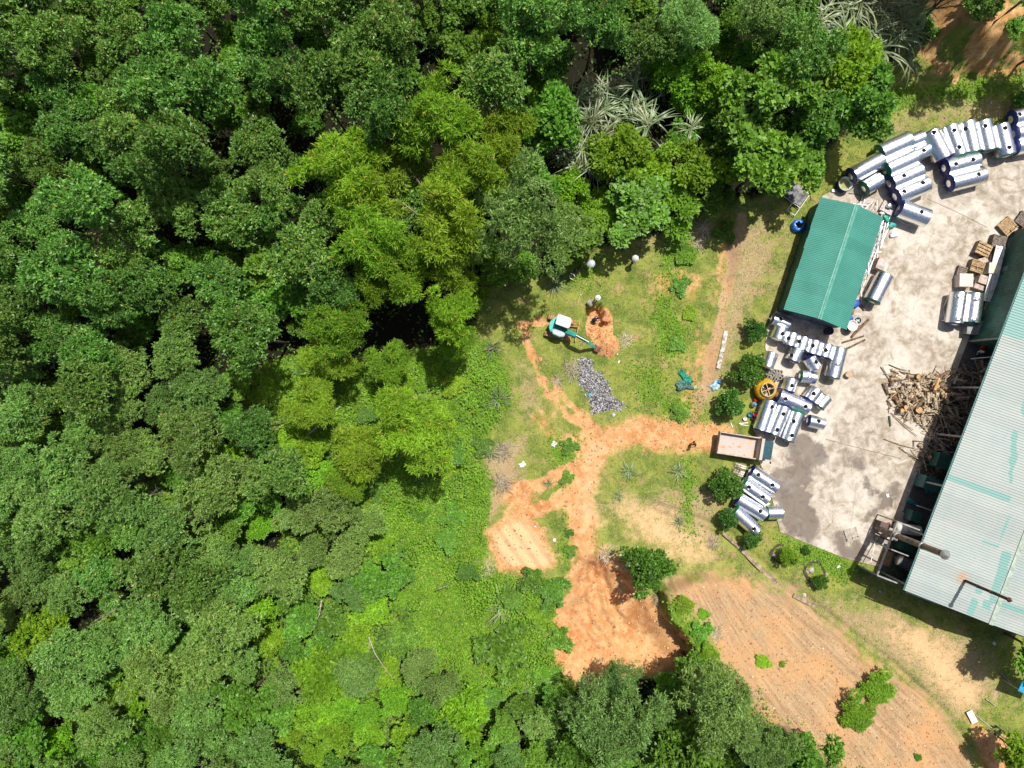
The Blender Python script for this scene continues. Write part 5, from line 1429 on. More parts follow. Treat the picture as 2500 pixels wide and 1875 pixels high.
# ------------------------------------------------------------------ yellow mixer drum
def mixer():
    p = G(1866, 951, .5); root = empty('mixer_drum', (p.x, p.y, .03)); tag(root, 'round yellow concrete mixer drum with barred mouth', 'mixer')
    my = plain('mixer_yellow', (.66, .36, .012), .45, var=.12)
    MB().lathe([(.55, .25), (.98, .42), (1.05, .7), (1.03, 1.0), (.86, 1.22), (.68, 1.36), (.66, 1.5)], 32).build('drum', my, root)
    MB().lathe([(.66, 1.46), (.70, 1.46), (.70, 1.53), (.60, 1.53), (.60, 1.2), (.9, .9), (.9, .5), (.4, .35)], 32).build('mouth_rim', plain('mouth_pale', (.50, .40, .24), .6), root)
    for a in (.3, .3 + math.pi / 2):
        MB().bar((-.62 * math.cos(a), -.62 * math.sin(a), 1.5), (.62 * math.cos(a), .62 * math.sin(a), 1.5), .06, .05).build('mouth_bar', plain('bar_yellow', (.62, .42, .12), .5), root)
    for k in range(3):
        a = k * 2.09 + .4; MB().box((.42 * math.cos(a), .42 * math.sin(a), .85), (.5, .05, .4), Matrix.Rotation(a, 3, 'Z')).build('mixing_blade', m_galv, root)
    MB().lathe([(1.05, .66), (1.09, .68), (1.09, .76), (1.05, .78)], 32).build('drum_hoop', plain('hoop_orange', (.5, .22, .01), .5), root)
    for k in range(4):
        a = k * math.pi / 2 + .8; MB().bar((.8 * math.cos(a), .8 * math.sin(a), .5), (.95 * math.cos(a), .95 * math.sin(a), 0), .08).build('leg', m_darkmetal, root)
    MB().disc((0, 0, .36), .95, 24).build('drum_floor', m_darkmetal, root)
mixer()

# concrete rings
ringm = MB().lathe([(.11, 0), (.21, 0), (.21, .22), (.11, .22), (.11, 0)], 14, None, False).mesh('concrete_ring', plain('ring_concrete', (.27, .245, .215), .9, var=.2))
ring_px = [(1873, 912), (1881, 906), (1891, 906), (1899, 907), (1907, 909), (1876, 920), (1885, 916), (1894, 917), (1902, 914), (1909, 919), (1892, 925), (1903, 923), (1911, 927), (1871, 903), (1880, 926), (1899, 915)]
for k, (a, b) in enumerate(sorted(ring_px)):
    o = obj('concrete_ring', ringm); p = G(a, b, .2); o.location = (p.x, p.y, .03 + (.22 if k % 5 == 2 else 0)); o.rotation_euler = (random.uniform(-.15, .15), random.uniform(-.15, .15), 0)
    tag(o, 'grey concrete ring in the little pile above the mixer, %s counting from the left' % ordn[k], 'ring', 'concrete rings above the mixer')

# ------------------------------------------------------------------ barrels, tubs, buckets
def tub(px, py, r, h, label, mat, inner, fill=None, name='tub', cat='tub', fz=.5, z0=None):
    p = GT(px, py); z0 = .03 if z0 is None and inside(YARD, np.array([p.x]), np.array([p.y]))[0] else (p.z if z0 is None else z0)
    root = empty(name, (p.x, p.y, z0)); tag(root, label, cat)
    MB().lathe([(.01, .0), (r * .92, 0), (r, h)], 24).build('wall', mat, root)
    MB().lathe([(r, h), (r * 1.03, h + .02), (r * .95, h + .02), (r * .88, .04), (.01, .04)], 24).build('inside', inner, root)
    if fill: MB().disc((0, 0, h * fz), r * .9, 24).build('contents', fill, root)
    return root
tub(2054, 455, .68, .95, 'big blue open half barrel with murky green water above the shed', m_navyp, plain('barrel_pale', (.55, .6, .58), .5), plain('murky_water', (.30, .30, .10), .25), 'half_barrel', 'barrel')
tub(1829, 1012, .22, .3, 'teal bucket left of the red buckets', plain('teal_bucket', (.02, .32, .42), .4), plain('teal_in', (.01, .2, .3), .5), None, 'bucket', 'bucket')
tub(1838, 1020, .24, .32, 'open red bucket nearest the truck', m_pink, plain('red_in', (.25, .03, .03), .5), None, 'bucket', 'bucket')
tub(1841, 1010, .26, .5, 'pink bucket lying beside the open red one', m_pink, m_pink, None, 'bucket', 'bucket')
tub(1817, 1022, .18, .25, 'small white pail left of the buckets', m_white, m_white, None, 'pail', 'bucket')
tub(1894, 958, .18, .3, 'small white pail at the mixer\'s right', m_white, m_white, None, 'pail', 'bucket')
tub(2068, 797, .52, 1.0, 'large dark blue barrel with white rim under the shed\'s lower right corner', plain('barrel_navy', (.03, .05, .09), .5), m_white, m_card, 'barrel', 'barrel', .8)
tub(2016, 810, .36, .8, 'blue drum in the shade below the shed', m_navyp, m_navyp, m_black, 'barrel', 'barrel', .9)
def jug():
    p = GT(1837, 987); root = empty('water_jug', p); tag(root, 'clear plastic water jug with blue cap by the round bushes', 'jug')
    t = NT('clear_plastic'); t.set(color=(.62, .68, .68, 1), rough=.15); t.bs.inputs['Transmission Weight'].default_value = .6
    MB().lathe([(.01, 0), (.25, .02), (.26, .5), (.2, .62), (.09, .7), (.09, .78)], 18).build('bottle', t.mat, root)
    MB().lathe([(.11, .74), (.11, .84), (.01, .85)], 14).build('cap', plain('cap_blue', (.05, .35, .62), .4), root)
jug()
o = MB().lathe([(.01, .02), (.2, .02), (.22, .4), (.2, .42), (.01, .42)], 14).build('red_canister', m_red); o.location = GT(1843, 975); tag(o, 'dark red canister in the mixer\'s shade', 'canister')
def blue_ring():
    p = GT(1945, 553); root = empty('cut_barrel', p); tag(root, 'bright blue cut-open round barrel on the grass left of the shed', 'barrel')
    prof = [(.6, .02), (.63, .3), (.58, .55), (.45, .66), (.33, .62)]
    n = 26; vs, fs = [], []
    for r, z in prof:
        for i in range(n):
            a = 2 * math.pi * i / n; k = 1 + (.22 * math.sin(5 * a) + .12 * math.sin(3 * a + 1) if r < .4 else 0)
            vs.append((r * k * math.cos(a), r * k * math.sin(a), z))
    for k in range(len(prof) - 1):
        for i in range(n): fs.append((k * n + i, k * n + (i + 1) % n, (k + 1) * n + (i + 1) % n, (k + 1) * n + i))
    mb = MB(); mb.smooth = True; mb._add(vs, fs); mb.build('shell', plain('bright_blue', (.012, .15, .62), .3, var=.1), root)
    for k in range(4):
        a = k * 1.57 + .5; MB().bar((.42 * math.cos(a), .42 * math.sin(a), .68), (.62 * math.cos(a), .62 * math.sin(a), .46), .07, .03).build('rib', plain('rib_blue', (.1, .35, .75), .3), root)
blue_ring()
def spool():
    p = G(2091, 783, .4); root = empty('cable_spool', (p.x, p.y, .03)); tag(root, 'upright cable spool with grey flange beside the shed\'s lower right corner', 'spool')
    fl = plain('spool_grey', (.38, .36, .33), .8)
    MB().lathe([(.30, .62), (.5, .62), (.5, .68), (.30, .68), (.30, .62)], 24, None, False).build('flange', fl, root)
    MB().lathe([(.01, 0), (.5, 0), (.5, .06), (.1, .06)], 24, None, False).build('flange', fl, root)
    MB().lathe([(.34, .06), (.34, .62)], 24).build('cable', m_black, root)
    MB().box((0, 0, .64), (.3, .05, .05)).box((.1, 0, .64), (.05, .3, .05)).box((-.1, 0, .64), (.05, .3, .05)).build('core_cross', m_galv, root)
    MB().disc((0, 0, .5), .3, 18).build('core', m_black, root)
spool()

# metal frame table with grey sheets
def frame_table():
    p = GT(1937, 480); root = empty('sheet_rack', p, -.62); tag(root, 'grey sheets lying on a low metal frame left of the shed', 'rack')
    mg = plain('fibre_sheet', (.22, .22, .23), .8, var=.35, nscale=2)
    for k, (x, y, w, d, z) in enumerate([(-.4, .25, 1.0, 1.5, .5), (.5, .1, .95, 1.4, .46), (.1, -.2, 1.2, .9, .54)]):
        MB().box((x, y, z), (w, d, .03)).build('sheet', mg, root)
    for a_, b_ in [((-1, -.7, .42), (1.1, -.7, .42)), ((-1, .9, .42), (1.1, .9, .42)), ((-1, -.7, .42), (-1, .9, .42)), ((1.1, -1.6, .42), (1.1, .9, .42)), ((.2, -1.6, .42), (1.1, -1.6, .42)), ((.2, -1.6, .42), (.2, -.7, .42))]:
        MB().bar(a_, b_, .05).build('frame_bar', m_white, root)
    for x, y in ((-1, -.7), (1.1, -1.6), (1.1, .9), (-1, .9)): MB().box((x, y, .2), (.05, .05, .4)).build('leg', m_galv, root)
frame_table()
o = MB().box((0, 0, .15), (.34, .3, .3)).build('white_canister', m_white, None, .05); o.location = GT(2032, 467); tag(o, 'small white canister left of the big blue half barrel', 'canister')

# ------------------------------------------------------------------ pallets and boards
def pallet(px, py, w, d, h0, rz, label, mat=None, ns=8, stack=1, group='wooden pallets'):
    mat = mat or m_wood; z = .03 + h0; 
    p = G(px, py, z + .15 * stack); root = empty('pallet' if stack == 1 else 'pallet_stack', (p.x, p.y, z), rz); tag(root, label, 'pallet', group)
    for s in range(stack):
        zz = s * .15
        for k in (-1, 0, 1): MB().box((k * (w / 2 - .05), 0, zz + .05), (.08, d, .09)).build('stringer', m_woodg, root)
        for k in range(ns): 
            if random.random() < .06: continue
            MB().box((0, -d / 2 + (k + .5) * d / ns, zz + .11), (w, d / ns * .72, .025), Matrix.Rotation(random.uniform(-.02, .02), 3, 'Z')).build('slat', mat, root)
    return root
pallet(2462, 552, 1.45, 1.45, 0, .72, 'tan slatted pallet stack, uppermost at the right edge', m_wood, 10, 3)
pallet(2500, 535, 1.3, 1.2, 0, .95, 'dark pallet stack at the right edge above the tan one', m_woodg, 8, 3)
pallet(2441, 589, 1.3, 1.2, 0, -.25, 'weathered grey pallet stack right of the tan pallets', m_woodg, 9, 5)
pallet(2403, 608, 1.4, 1.3, 0, -.45, 'tan pallet with long gaps on a dark stack', m_wood, 4, 5)
pallet(2388, 650, 1.3, 1.2, 0, -.3, 'tan broken pallet on the middle dark stack', m_wood, 9, 5)
pallet(2350, 662, .9, 1.0, 0, -.3, 'dark pallet stack at the left of the boxes', m_woodg, 6, 3)
pallet(2080, 1305, 1.25, 1.15, 0, .3, 'grey slatted pallet on the concrete above the bottom edge of the yard', plain('pallet_pale', (.45, .40, .34), .9), 8)
pallet(2203, 1268, 1.2, 1.2, 0, -.75, 'pale pallet leaning in the factory shade beside the ribbed drum', m_pinkcard, 8)
pallet(1806, 1148, 1.1, 1.2, 0, -.3, 'pallet loaded with sticks between the truck and the slanting tanks', m_card, 6)
pallet(2425, 745, 1.2, 1.4, .3, -.35, 'dark wooden rack with square openings against the factory wall', m_woodg, 4, 2)
crate(2359, 684, (1.25, 1.2, .9), -.03, 'white-topped box, leftmost by the pallets', m_card)
crate(2428, 655, (1.05, 1.0, .9), -.1, 'white and pink box beside the long steel trough', m_card)
crate(2403, 683, (1.0, .8, .7), -.3, 'pinkish box between the white boxes', m_pinkcard)
crate(2391, 701, (1.0, .45, .5), -.35, 'low pinkish crate above the tank pair', m_pinkcard)
crate(2400, 636, (.9, .5, .6), .25, 'small pink box below the long-gapped pallet', m_pinkcard)
crate(2465, 663, (.7, .9, 1.5), -.3, 'grey crate against the green factory wall', plain('crate_greygreen', (.16, .2, .19), .7))
crate(2382, 800, (1.6, 1.3, .9), -.1, 'grey metal cart box right of the tank pair', plain('cart_grey', (.25, .26, .27), .5, .3))
cloth(2410, 787, .8, .7, .3, 'red cover heap on the grey cart box', plain('red_cover', (.5, .05, .035), .6, var=.2), .5, 1.0, 'cloth_heap', 'cloth')
cloth(2413, 797, .75, .6, .7, 'teal cover on the red heap of the grey cart box', m_teal, .3, 1.35, 'cloth_heap', 'cloth')
def trough():
    a_, b_ = G(2440, 600, .9), G(2408, 735, .9); c = (a_ + b_) / 2; d = b_ - a_
    root = empty('steel_trough', (c.x, c.y, .03), math.atan2(d.y, d.x)); tag(root, 'long folded steel trough leaning along the factory wall', 'trough')
    L = d.length; ms = plain('trough_steel', (.55, .57, .60), .35, .6, var=.15)
    MB().box((0, .35, .85), (L, .55, .02), Matrix.Rotation(.15, 3, 'X')).build('wide_face', ms, root)
    MB().box((0, -.12, .80), (L, .36, .02), Matrix.Rotation(-.25, 3, 'X')).build('bright_face', m_white, root)
    for s in (-.45, .45): MB().box((s * L, .15, .4), (.1, .7, .8)).build('support', m_woodg, root)
trough()
rb = tub(2488, 573, .62, .9, 'red-brown round drum in the factory shade at the right edge', m_rust, m_rust, plain('red_lid', (.28, .06, .05), .7), 'drum', 'drum', .97)
def scooter(px, py, rz, label):
    p = G(px, py, .5); root = empty('motor_scooter', (p.x, p.y, .035), rz); tag(root, label, 'scooter')
    for x in (-.6, .6):
        w = MB().tube((x, -.06, .27), (x, .06, .27), .27, n=18).build('wheel', m_black, root); MB().tube((x, -.065, .27), (x, .065, .27), .15, n=12).build('rim', m_galv, w)
    MB().prism([(-.75, .35), (-.6, .62), (.1, .6), (.2, .3), (-.1, .25), (-.5, .3)], -.14, .14, Matrix.Rotation(math.pi / 2, 4, 'X')).build('body', m_red, root, .04)
    MB().box((-.3, 0, .72), (.75, .26, .12)).build('seat', m_red, root, .04)
    MB().box((.38, 0, .6), (.1, .36, .6), Matrix.Rotation(-.3, 3, 'Y')).build('leg_shield', m_white, root, .03)
    MB().bar((.35, -.3, 1.0), (.35, .3, 1.0), .04).build('handlebar', m_black, root)
    MB().box((.42, 0, .98), (.14, .18, .14)).build('headlight', m_white, root, .03)
    MB().tube((.6, 0, .27), (.4, 0, .95), .035, n=8).build('fork', m_galv, root)
scooter(2397, 850, -2.0, 'red and white scooter parked in the factory shade')

# ------------------------------------------------------------------ scrap strips along the shed
strip_g = 'pale scrap strips along the shed'
u0, u1 = Vector((2147, 545)), Vector((2088, 715))
for k in range(64):
    t_ = random.random(); q = u0.lerp(u1, t_); off = random.uniform(-2, 26) * (1 - .45 * t_)
    cx, cy = q.x + off * .94, q.y + off * .33
    L = random.uniform(1.2, 3.4); a = math.radians(71) + random.gauss(0, .16)
    if random.random() < .14: a += random.uniform(-1.2, 1.2); L *= .5
    z = .06 + .5 * random.random() * (1 - abs(t_ - .5)); p = G(cx, cy, z)
    o = MB().box((0, 0, 0), (L, random.uniform(.03, .10), random.uniform(.02, .05))).build('scrap_strip', random.choice([m_pvc, m_pvc, m_white, m_pvc2, m_galv]))
    o.location = p; o.rotation_euler = (random.uniform(-.4, .4), random.uniform(-.06, .06), a)
    tag(o, 'pale metal strip in the scrap heap along the shed\'s right eave', 'strip', strip_g)
for k, (x, y, L, a) in enumerate([(2103, 490, 1.2, 1.2), (2110, 492, 1.3, 1.35), (2122, 500, 1.2, .8), (2127, 505, 1.4, 1.0), (2134, 508, 1.1, .95), (2116, 497, 1.5, .5), (2100, 500, 1.5, -.1), (2140, 500, .8, 1.5)]):
    p = G(x, y, .2); o = MB().box((0, 0, 0), (L, .09, .05)).build('scrap_strip', random.choice([m_pvc, m_pvc2, m_white])); o.location = (p.x, p.y, .1 + .03 * k); o.rotation_euler = (0, 0, a)
    tag(o, 'pale scrap bar in the little heap off the shed\'s top corner', 'strip', 'scrap bars off the shed\'s top corner')
def bag(px, py, w, d, h, rz, label, mat, z=.03, name='sack'):
    n, m = 10, 16; vs, fs = [], []; r = random.Random(px)
    for i in range(n + 1):
        th = math.pi * i / n
        for j in range(m):
            ph = 2 * math.pi * j / m; k = 1 + .12 * math.sin(3 * ph + px) + .1 * r.uniform(-1, 1)
            sx_ = abs(math.sin(th)) ** .6
            vs.append((w / 2 * sx_ * k * math.cos(ph), d / 2 * sx_ * k * math.sin(ph), h / 2 * (1 - math.cos(th) * (abs(math.cos(th)) ** -.3 if abs(math.cos(th)) > .01 else 1))))
    for i in range(n):
        for j in range(m): fs.append((i * m + j, i * m + (j + 1) % m, (i + 1) * m + (j + 1) % m, (i + 1) * m + j))
    mb = MB(); mb.smooth = True; mb._add(vs, fs); o = mb.build(name, mat); p = G(px, py, z + h * .7); o.location = (p.x, p.y, z); o.rotation_euler = (0, 0, rz); tag(o, label, 'sack'); return o
m_tealbag = plain('teal_bag', (.03, .42, .36), .5, var=.2)
bag(2164, 533, .9, .5, .4, -1.0, 'green crumpled sack at the shed\'s upper right corner', plain('green_bag', (.02, .36, .24), .5, var=.2))
bag(2178, 549, .8, .65, .45, .5, 'bright turquoise sack right of the shed\'s upper corner', m_tealbag)
bag(2153, 545, .4, .4, .3, 0, 'small pink sack beside the shed\'s upper right corner', plain('pink_bag', (.6, .32, .32), .6))
bag(2155, 520, .6, .3, .3, 0, 'white sack heaped above the green sack', m_white)
crate(2168, 508, (1.3, 1.0, .35), -.5, 'pale low crate of scrap below the slanting tanks', m_pvc2)
bag(2172, 502, .5, .5, .4, .2, 'round foil bundle on the pale low crate', m_foil, .42, 'foil_bundle')
bag(2184, 572, .9, .6, .25, .4, 'white rag heap right of the strips', m_white, .03, 'rag_heap')
crate(2155, 645, (1.05, 1.1, .9), -.35, 'white box with orange-red edges above the lone tank by the shed', plain('white_orange', (.70, .52, .47), .6, var=.3, nscale=1.2))
bag(2088, 741, .9, .9, .6, .3, 'bright blue sack heap at the shed\'s right eave', plain('blue_bag', (.03, .10, .55), .5, var=.3))
bag(2084, 735, .45, .8, .65, -.3, 'white sack on the blue heap by the shed\'s eave', m_white)
bag(2080, 760, .5, .6, .5, .2, 'brown sack between the blue heaps by the shed\'s eave', plain('brown_bag', (.33, .18, .10), .8))
bag(2074, 777, .55, .8, .5, -.2, 'lower blue sack under the shed\'s right eave', plain('blue_bag2', (.02, .18, .60), .5, var=.2))
hose = MB().path([G(2072, 472, .06), G(2090, 474, .06), G(2102, 478, .06), G(2100, 490, .06), G(2088, 500, .06), G(2070, 497, .06)], [.03] * 6, 6).build('black_hose', m_black); tag(hose, 'black hose curling above the shed\'s ridge end', 'hose')
hose = MB().path([GT(1970, 440, .04), GT(1972, 455, .04), GT(1976, 470, .04), GT(1980, 490, .04)], [.025] * 4, 6).build('black_hose', m_black); tag(hose, 'dark hose on the grass right of the grey sheets', 'hose')

# ------------------------------------------------------------------ logs
def bark_log(name, colb, cole):
    return plain(name, colb, .9, var=.35, nscale=6), plain(name + '_end', cole, .85, var=.15, nscale=8)
LOGM = [bark_log('log_tan', (.42, .30, .18), (.62, .38, .18)), bark_log('log_grey', (.38, .31, .22), (.50, .36, .22)), bark_log('log_brown', (.20, .125, .075), (.58, .33, .15)), bark_log('log_pale', (.55, .44, .30), (.6, .45, .28))]
def log_mesh(L, r, mt, bend=.0, n=8):
    mb = MB(); mb.smooth = True; seg = 4; vs, fs = [], []
    ph = random.uniform(0, 6)
    for i in range(seg + 1):
        t = i / seg - .5
        for j in range(n):
            a = 2 * math.pi * j / n; k = r * (1 + .08 * math.sin(3 * a + ph)) * (1 - .18 * (t + .5))
            vs.append((t * L, k * math.cos(a) + bend * math.sin(t * 3.1), k * math.sin(a) + bend * .3 * math.cos(t * 3)))
    for i in range(seg):
        for j in range(n): fs.append((i * n + j, (i + 1) * n + j, (i + 1) * n + (j + 1) % n, i * n + (j + 1) % n))
    mb._add(vs, fs); mb.smooth = False; mb.cur = 1
    mb._add(vs, [tuple(range(n)), tuple((seg + 1) * n - 1 - j for j in range(n))])
    return mb.mesh('log', list(mt))
LOGS = [log_mesh(random.uniform(.7, 1.2), random.uniform(.13, .22), LOGM[k % 4], random.uniform(0, .06)) for k in range(12)]
STICKS = [log_mesh(random.uniform(1.0, 2.4), random.uniform(.03, .065), LOGM[k % 4], random.uniform(0, .16), 6) for k in range(12)]
PILE = gw([(2160, 905), (2200, 905), (2245, 920), (2300, 905), (2350, 895), (2400, 880), (2440, 880), (2400, 1010), (2350, 1130), (2300, 1190), (2250, 1165), (2230, 1120), (2262, 1060), (2240, 1030), (2205, 1020), (2165, 985), (2160, 950)])
pile_lab = 'firewood logs in the heap beside the factory'
pc = np.array(PILE)
cnt = 0
def pile_h(x, y):
    s_ = float(sdf(PILE, np.array([x]), np.array([y]))[0]); return min(.75, max(0, -s_) * .3)
while cnt < 300:
    x, y = random.uniform(pc[:, 0].min(), pc[:, 0].max()), random.uniform(pc[:, 1].min(), pc[:, 1].max())
    if not inside(PILE, np.array([x]), np.array([y]))[0]: continue
    ph_ = pile_h(x, y)
    big = random.random() < (.42 if y > G(0, 1010).y else .2)
    me_ = random.choice(LOGS if big else STICKS)
    o = obj('log' if big else 'stick', me_); z = .03 + .12 + ph_ * random.uniform(.55, 1.0)
    a = random.gauss(-.5, .7) if random.random() < .75 else random.uniform(0, 3.1)
    tilt = random.uniform(-.12, .12) if random.random() > .06 or not big else random.uniform(.9, 1.5)
    o.location = (x, y, z); o.rotation_euler = (random.uniform(0, 6), tilt, a)
    tag(o, ('short thick log' if big else 'thin branch') + ' in the firewood heap beside the factory', 'log' if big else 'stick', pile_lab if big else 'firewood sticks in the heap beside the factory')
    cnt += 1
V_all, F_all, M_all = [], [], []
mb = MB()
for k in range(420):
    while True:
        x, y = random.uniform(pc[:, 0].min(), pc[:, 0].max()), random.uniform(pc[:, 1].min(), pc[:, 1].max())
        if inside(PILE, np.array([x]), np.array([y]))[0]: break
    z = .08 + pile_h(x, y) * random.uniform(0, .8); a = random.gauss(-.5, .8); L = random.uniform(.5, 1.7); d = Vector((math.cos(a), math.sin(a), random.uniform(-.2, .2))) * L / 2
    mb.cur = k % 4; mb.tube(Vector((x, y, z)) - d, Vector((x, y, z)) + d, random.uniform(.02, .06), None, 5)
stuff(mb.build('brushwood', [q[0] for q in LOGM]), 'tangle of brushwood inside the firewood heap', 'brushwood')
for px, py, r, lb in [(2211, 994, .22, 'pale cut log end at the heap\'s lower left, upper one'), (2202, 1002, .21, 'pale cut log end at the heap\'s lower left, lower one'), (2246, 1001, .3, 'largest pale cut log end facing up at the heap\'s edge'),
                      (2243, 918, .2, 'round cut log end near the heap\'s top'), (2290, 943, .22, 'round cut log end beside the split orange log'), (2272, 1115, .17, 'small orange cut end in the shaded part of the heap')]:
    o = obj('log', log_mesh(.7, r, LOGM[2], 0, 12)); p = G(px, py, .8); o.location = (p.x, p.y, .45); o.rotation_euler = (0, math.radians(80), random.uniform(0, 3)); tag(o, lb, 'log')
o = obj('log', log_mesh(1.3, .16, (plain('split_orange', (.62, .36, .13), .8), LOGM[0][1]), 0, 4)); o.location = (*G(2287, 938, 1.2)[:2], 1.25); o.rotation_euler = (0, .1, 1.15); tag(o, 'split orange log on top of the firewood heap', 'log')
for px, py, L, r, a, lb in [(2104, 797, 1.9, .13, .75, 'brown log beside the spool, upper one'), (2092, 806, 1.7, .12, .9, 'brown log beside the spool, lower one'), (2083, 828, 2.2, .09, .27, 'thin log on the concrete below the spool, upper one'),
                            (2090, 840, 2.0, .1, .42, 'thin log on the concrete below the spool, lower one'), (2173, 1028, 1.0, .1, -1.5, 'mossy green log lying alone left of the heap'), (2105, 749, .8, .13, -1.0, 'short log beside the lone tank\'s lower end')]:
    o = obj('log', log_mesh(L, r, LOGM[2] if 'mossy' not in lb else (plain('mossy_bark', (.12, .13, .07), .9), LOGM[1][1]), .03)); p = G(px, py, .15); o.location = (p.x, p.y, .03 + r); o.rotation_euler = (0, 0, a); tag(o, lb, 'log')
o = obj('log_stump', log_mesh(.5, .32, LOGM[1], 0, 12)); o.location = (*G(2071, 914, .3)[:2], .28); o.rotation_euler = (0, math.radians(85), .6); tag(o, 'thick stump standing alone on the concrete', 'stump')
for k, (a_, b_) in enumerate([((2158, 1072), (2235, 1095)), ((2195, 1092), (2225, 1110)), ((2170, 890), (2215, 905)), ((2180, 1015), (2240, 1065)), ((2175, 1008), (2230, 1050)), ((2195, 1025), (2245, 1000)), ((2230, 1075), (2232, 1095)), ((2150, 895), (2180, 935))]):
    o = MB().path([G(*a_, .1), G((a_[0] + b_[0]) / 2, (a_[1] + b_[1]) / 2 + 2, .15), G(*b_, .22)], [.045, .04, .03], 6).build('stick', LOGM[k % 4][0]); tag(o, 'long thin pole sticking out of the firewood heap, %s from its top' % ordn[[3, 7, 0, 5, 4, 2, 6, 1][k]], 'stick')
twm = [log_mesh(random.uniform(.5, 1.1), .02, LOGM[1], .1, 5) for _ in range(4)]
for k in range(22):
    o = obj('stick', random.choice(twm)); p = G(1800 + random.uniform(-9, 9), 1148 + random.uniform(-14, 12), .4); o.location = (p.x, p.y, .24 + .2 * random.random()); o.rotation_euler = (0, random.uniform(-.2, .2), random.uniform(0, 3)); tag(o, 'dark crooked stick piled on the pallet below the truck', 'stick', 'sticks on the pallet below the truck')

# ------------------------------------------------------------------ soil rings, litter, nets, ash debris
for px, py, r, lb in [(1905, 1352, .95, 'ring of dark soil round the first young tree'), (1988, 1395, 1.05, 'ring of dark soil round the second young tree')]:
    p = GT(px, py); root = empty('soil_ring', p); tag(root, lb, 'soil ring')
    msoil = plain('dark_soil', (.085, .06, .05), .95, var=.3, nscale=6, bump=.5)
    n = 30; prof = [(r * .72, -.05), (r * .8, .07), (r * .95, .09), (r * 1.08, -.05)]; vs, fs = [], []
    for q, z in prof:
        for i in range(n): a = 2 * math.pi * i / n; k = 1 + .06 * math.sin(4 * a + px) + random.uniform(-.03, .03); vs.append((q * k * math.cos(a), q * k * math.sin(a), z))
    for k in range(3):
        for i in range(n): fs.append((k * n + i, k * n + (i + 1) % n, (k + 1) * n + (i + 1) % n, (k + 1) * n + i))
    mb = MB(); mb.smooth = True; mb._add(vs, fs); mb.build('berm', msoil, root)
def rock(px, py, r, label, mat, z=None):
    mb = MB(); n = 7; vs = [(0, 0, r * .8)]; 
    for k, (f, z_) in enumerate([(.6, .65), (1, .25), (1.05, -.2)]):
        for i in range(n): a = 2 * math.pi * i / n + k * .3; q = r * f * random.uniform(.75, 1.15); vs.append((q * math.cos(a), q * math.sin(a), z_ * r))
    fs = [(0, 1 + i, 1 + (i + 1) % n) for i in range(n)] + [(1 + k * n + i, 1 + (k + 1) * n + i, 1 + (k + 1) * n + (i + 1) % n, 1 + k * n + (i + 1) % n) for k in range(2) for i in range(n)]
    mb._add(vs, fs); o = mb.build('rock', mat); o.location = GT(px, py); tag(o, label, 'rock'); return o
m_rock = plain('pale_rock', (.48, .41, .35), .9, var=.2)
rock(1979, 1391, .34, 'large pale rock inside the second soil ring', m_rock); rock(1971, 1396, .16, 'small pale rock beside the large one in the soil ring', m_rock)
rock(1890, 1356, .2, 'pale rock inside the first soil ring', m_rock); rock(2480, 255, .28, 'pale rock under the shrub behind the tanks', m_rock); rock(2018, 1402, .14, 'ochre stone right of the second soil ring', plain('ochre_rock', (.5, .36, .2), .9))
rock(1963, 1453, .25, 'white concrete lump on the lower drain kerb', m_kerbw)
m_net_t = m_net
cloth(1672, 921, 2.0, .8, -.85, 'bright green folded net on the grass', m_net, .35, 0, 'green_net', 'net', .3, 1)
cloth(1668, 938, 2.0, 1.3, .1, 'dull green crumpled net below the bright one', m_netd, .4, 0, 'green_net', 'net', .5, 2)
cloth(1697, 945, .5, .4, .3, 'pale rope knot of the nets', plain('rope_pale', (.5, .47, .38), .8), .2, 0, 'rope_bundle', 'rope', .4, 3)
cloth(1745, 945, 1.2, 1.1, .6, 'torn light blue plastic sheet by the round bushes', plain('blue_sheet', (.32, .52, .62), .4, var=.35, nscale=4), .25, 0, 'plastic_sheet', 'sheet', .55, 4)
cloth(1756, 932, .5, .35, .9, 'scrap of deep blue plastic above the light blue sheet', plain('blue_scrap', (.05, .15, .5), .4), .15, 0, 'plastic_sheet', 'sheet', .4, 5)
for k, (px, py, w, d, lb) in enumerate([(1352, 1085, .55, .5, 'white rag beside the weed patch in the track fork'), (1275, 1135, .5, .65, 'white torn rag left of the sandy side track'), (1511, 883, .35, .16, 'white scrap right of the ash pile\'s top'),
        (1507, 865, .15, .15, 'tiny white scrap below the spoil heap'), (1353, 1318, .35, .3, 'white rag at the seed beds\' right side'), (1307, 1285, .2, .2, 'small white scrap on the upper seed bed'), (1498, 1012, .35, .35, 'pale blue scrap below the ash pile'),
        (2046, 1383, .4, .25, 'white rag below the bottom edge of the yard'), (2165, 1210, .42, .3, 'white rag on the stained concrete'), (2427, 1571, .4, .28, 'white tray in the factory\'s lower shadow'),
        (1440, 963, .4, .3, 'turquoise scrap on the ash pile\'s left edge'), (1320, 878, .5, .35, 'small orange brick scrap on the left track'), (2148, 1444, .25, .2, 'pale scrap in the factory shadow below the lean-to'), (1260, 1630, .25, .3, 'white scrap on the dark vine mound'), (1326, 1622, .2, .3, 'white scrap right of the dark vine mound'),
        (2418, 252, .3, .15, 'white scrap on the grass behind the tanks'), (1418, 720, .15, .12, 'white scrap on the grass above the digger')]):
    mt = m_white if 'white' in lb else plain('scrap_%d' % k, (.05, .42, .55) if 'turq' in lb else (.55, .22, .1) if 'orange' in lb else (.45, .55, .6), .6)
    cloth(px, py, w * 1.2, d * 1.2, random.uniform(0, 3), lb, mt, .1, 0, 'litter_scrap', 'litter', .4, k)
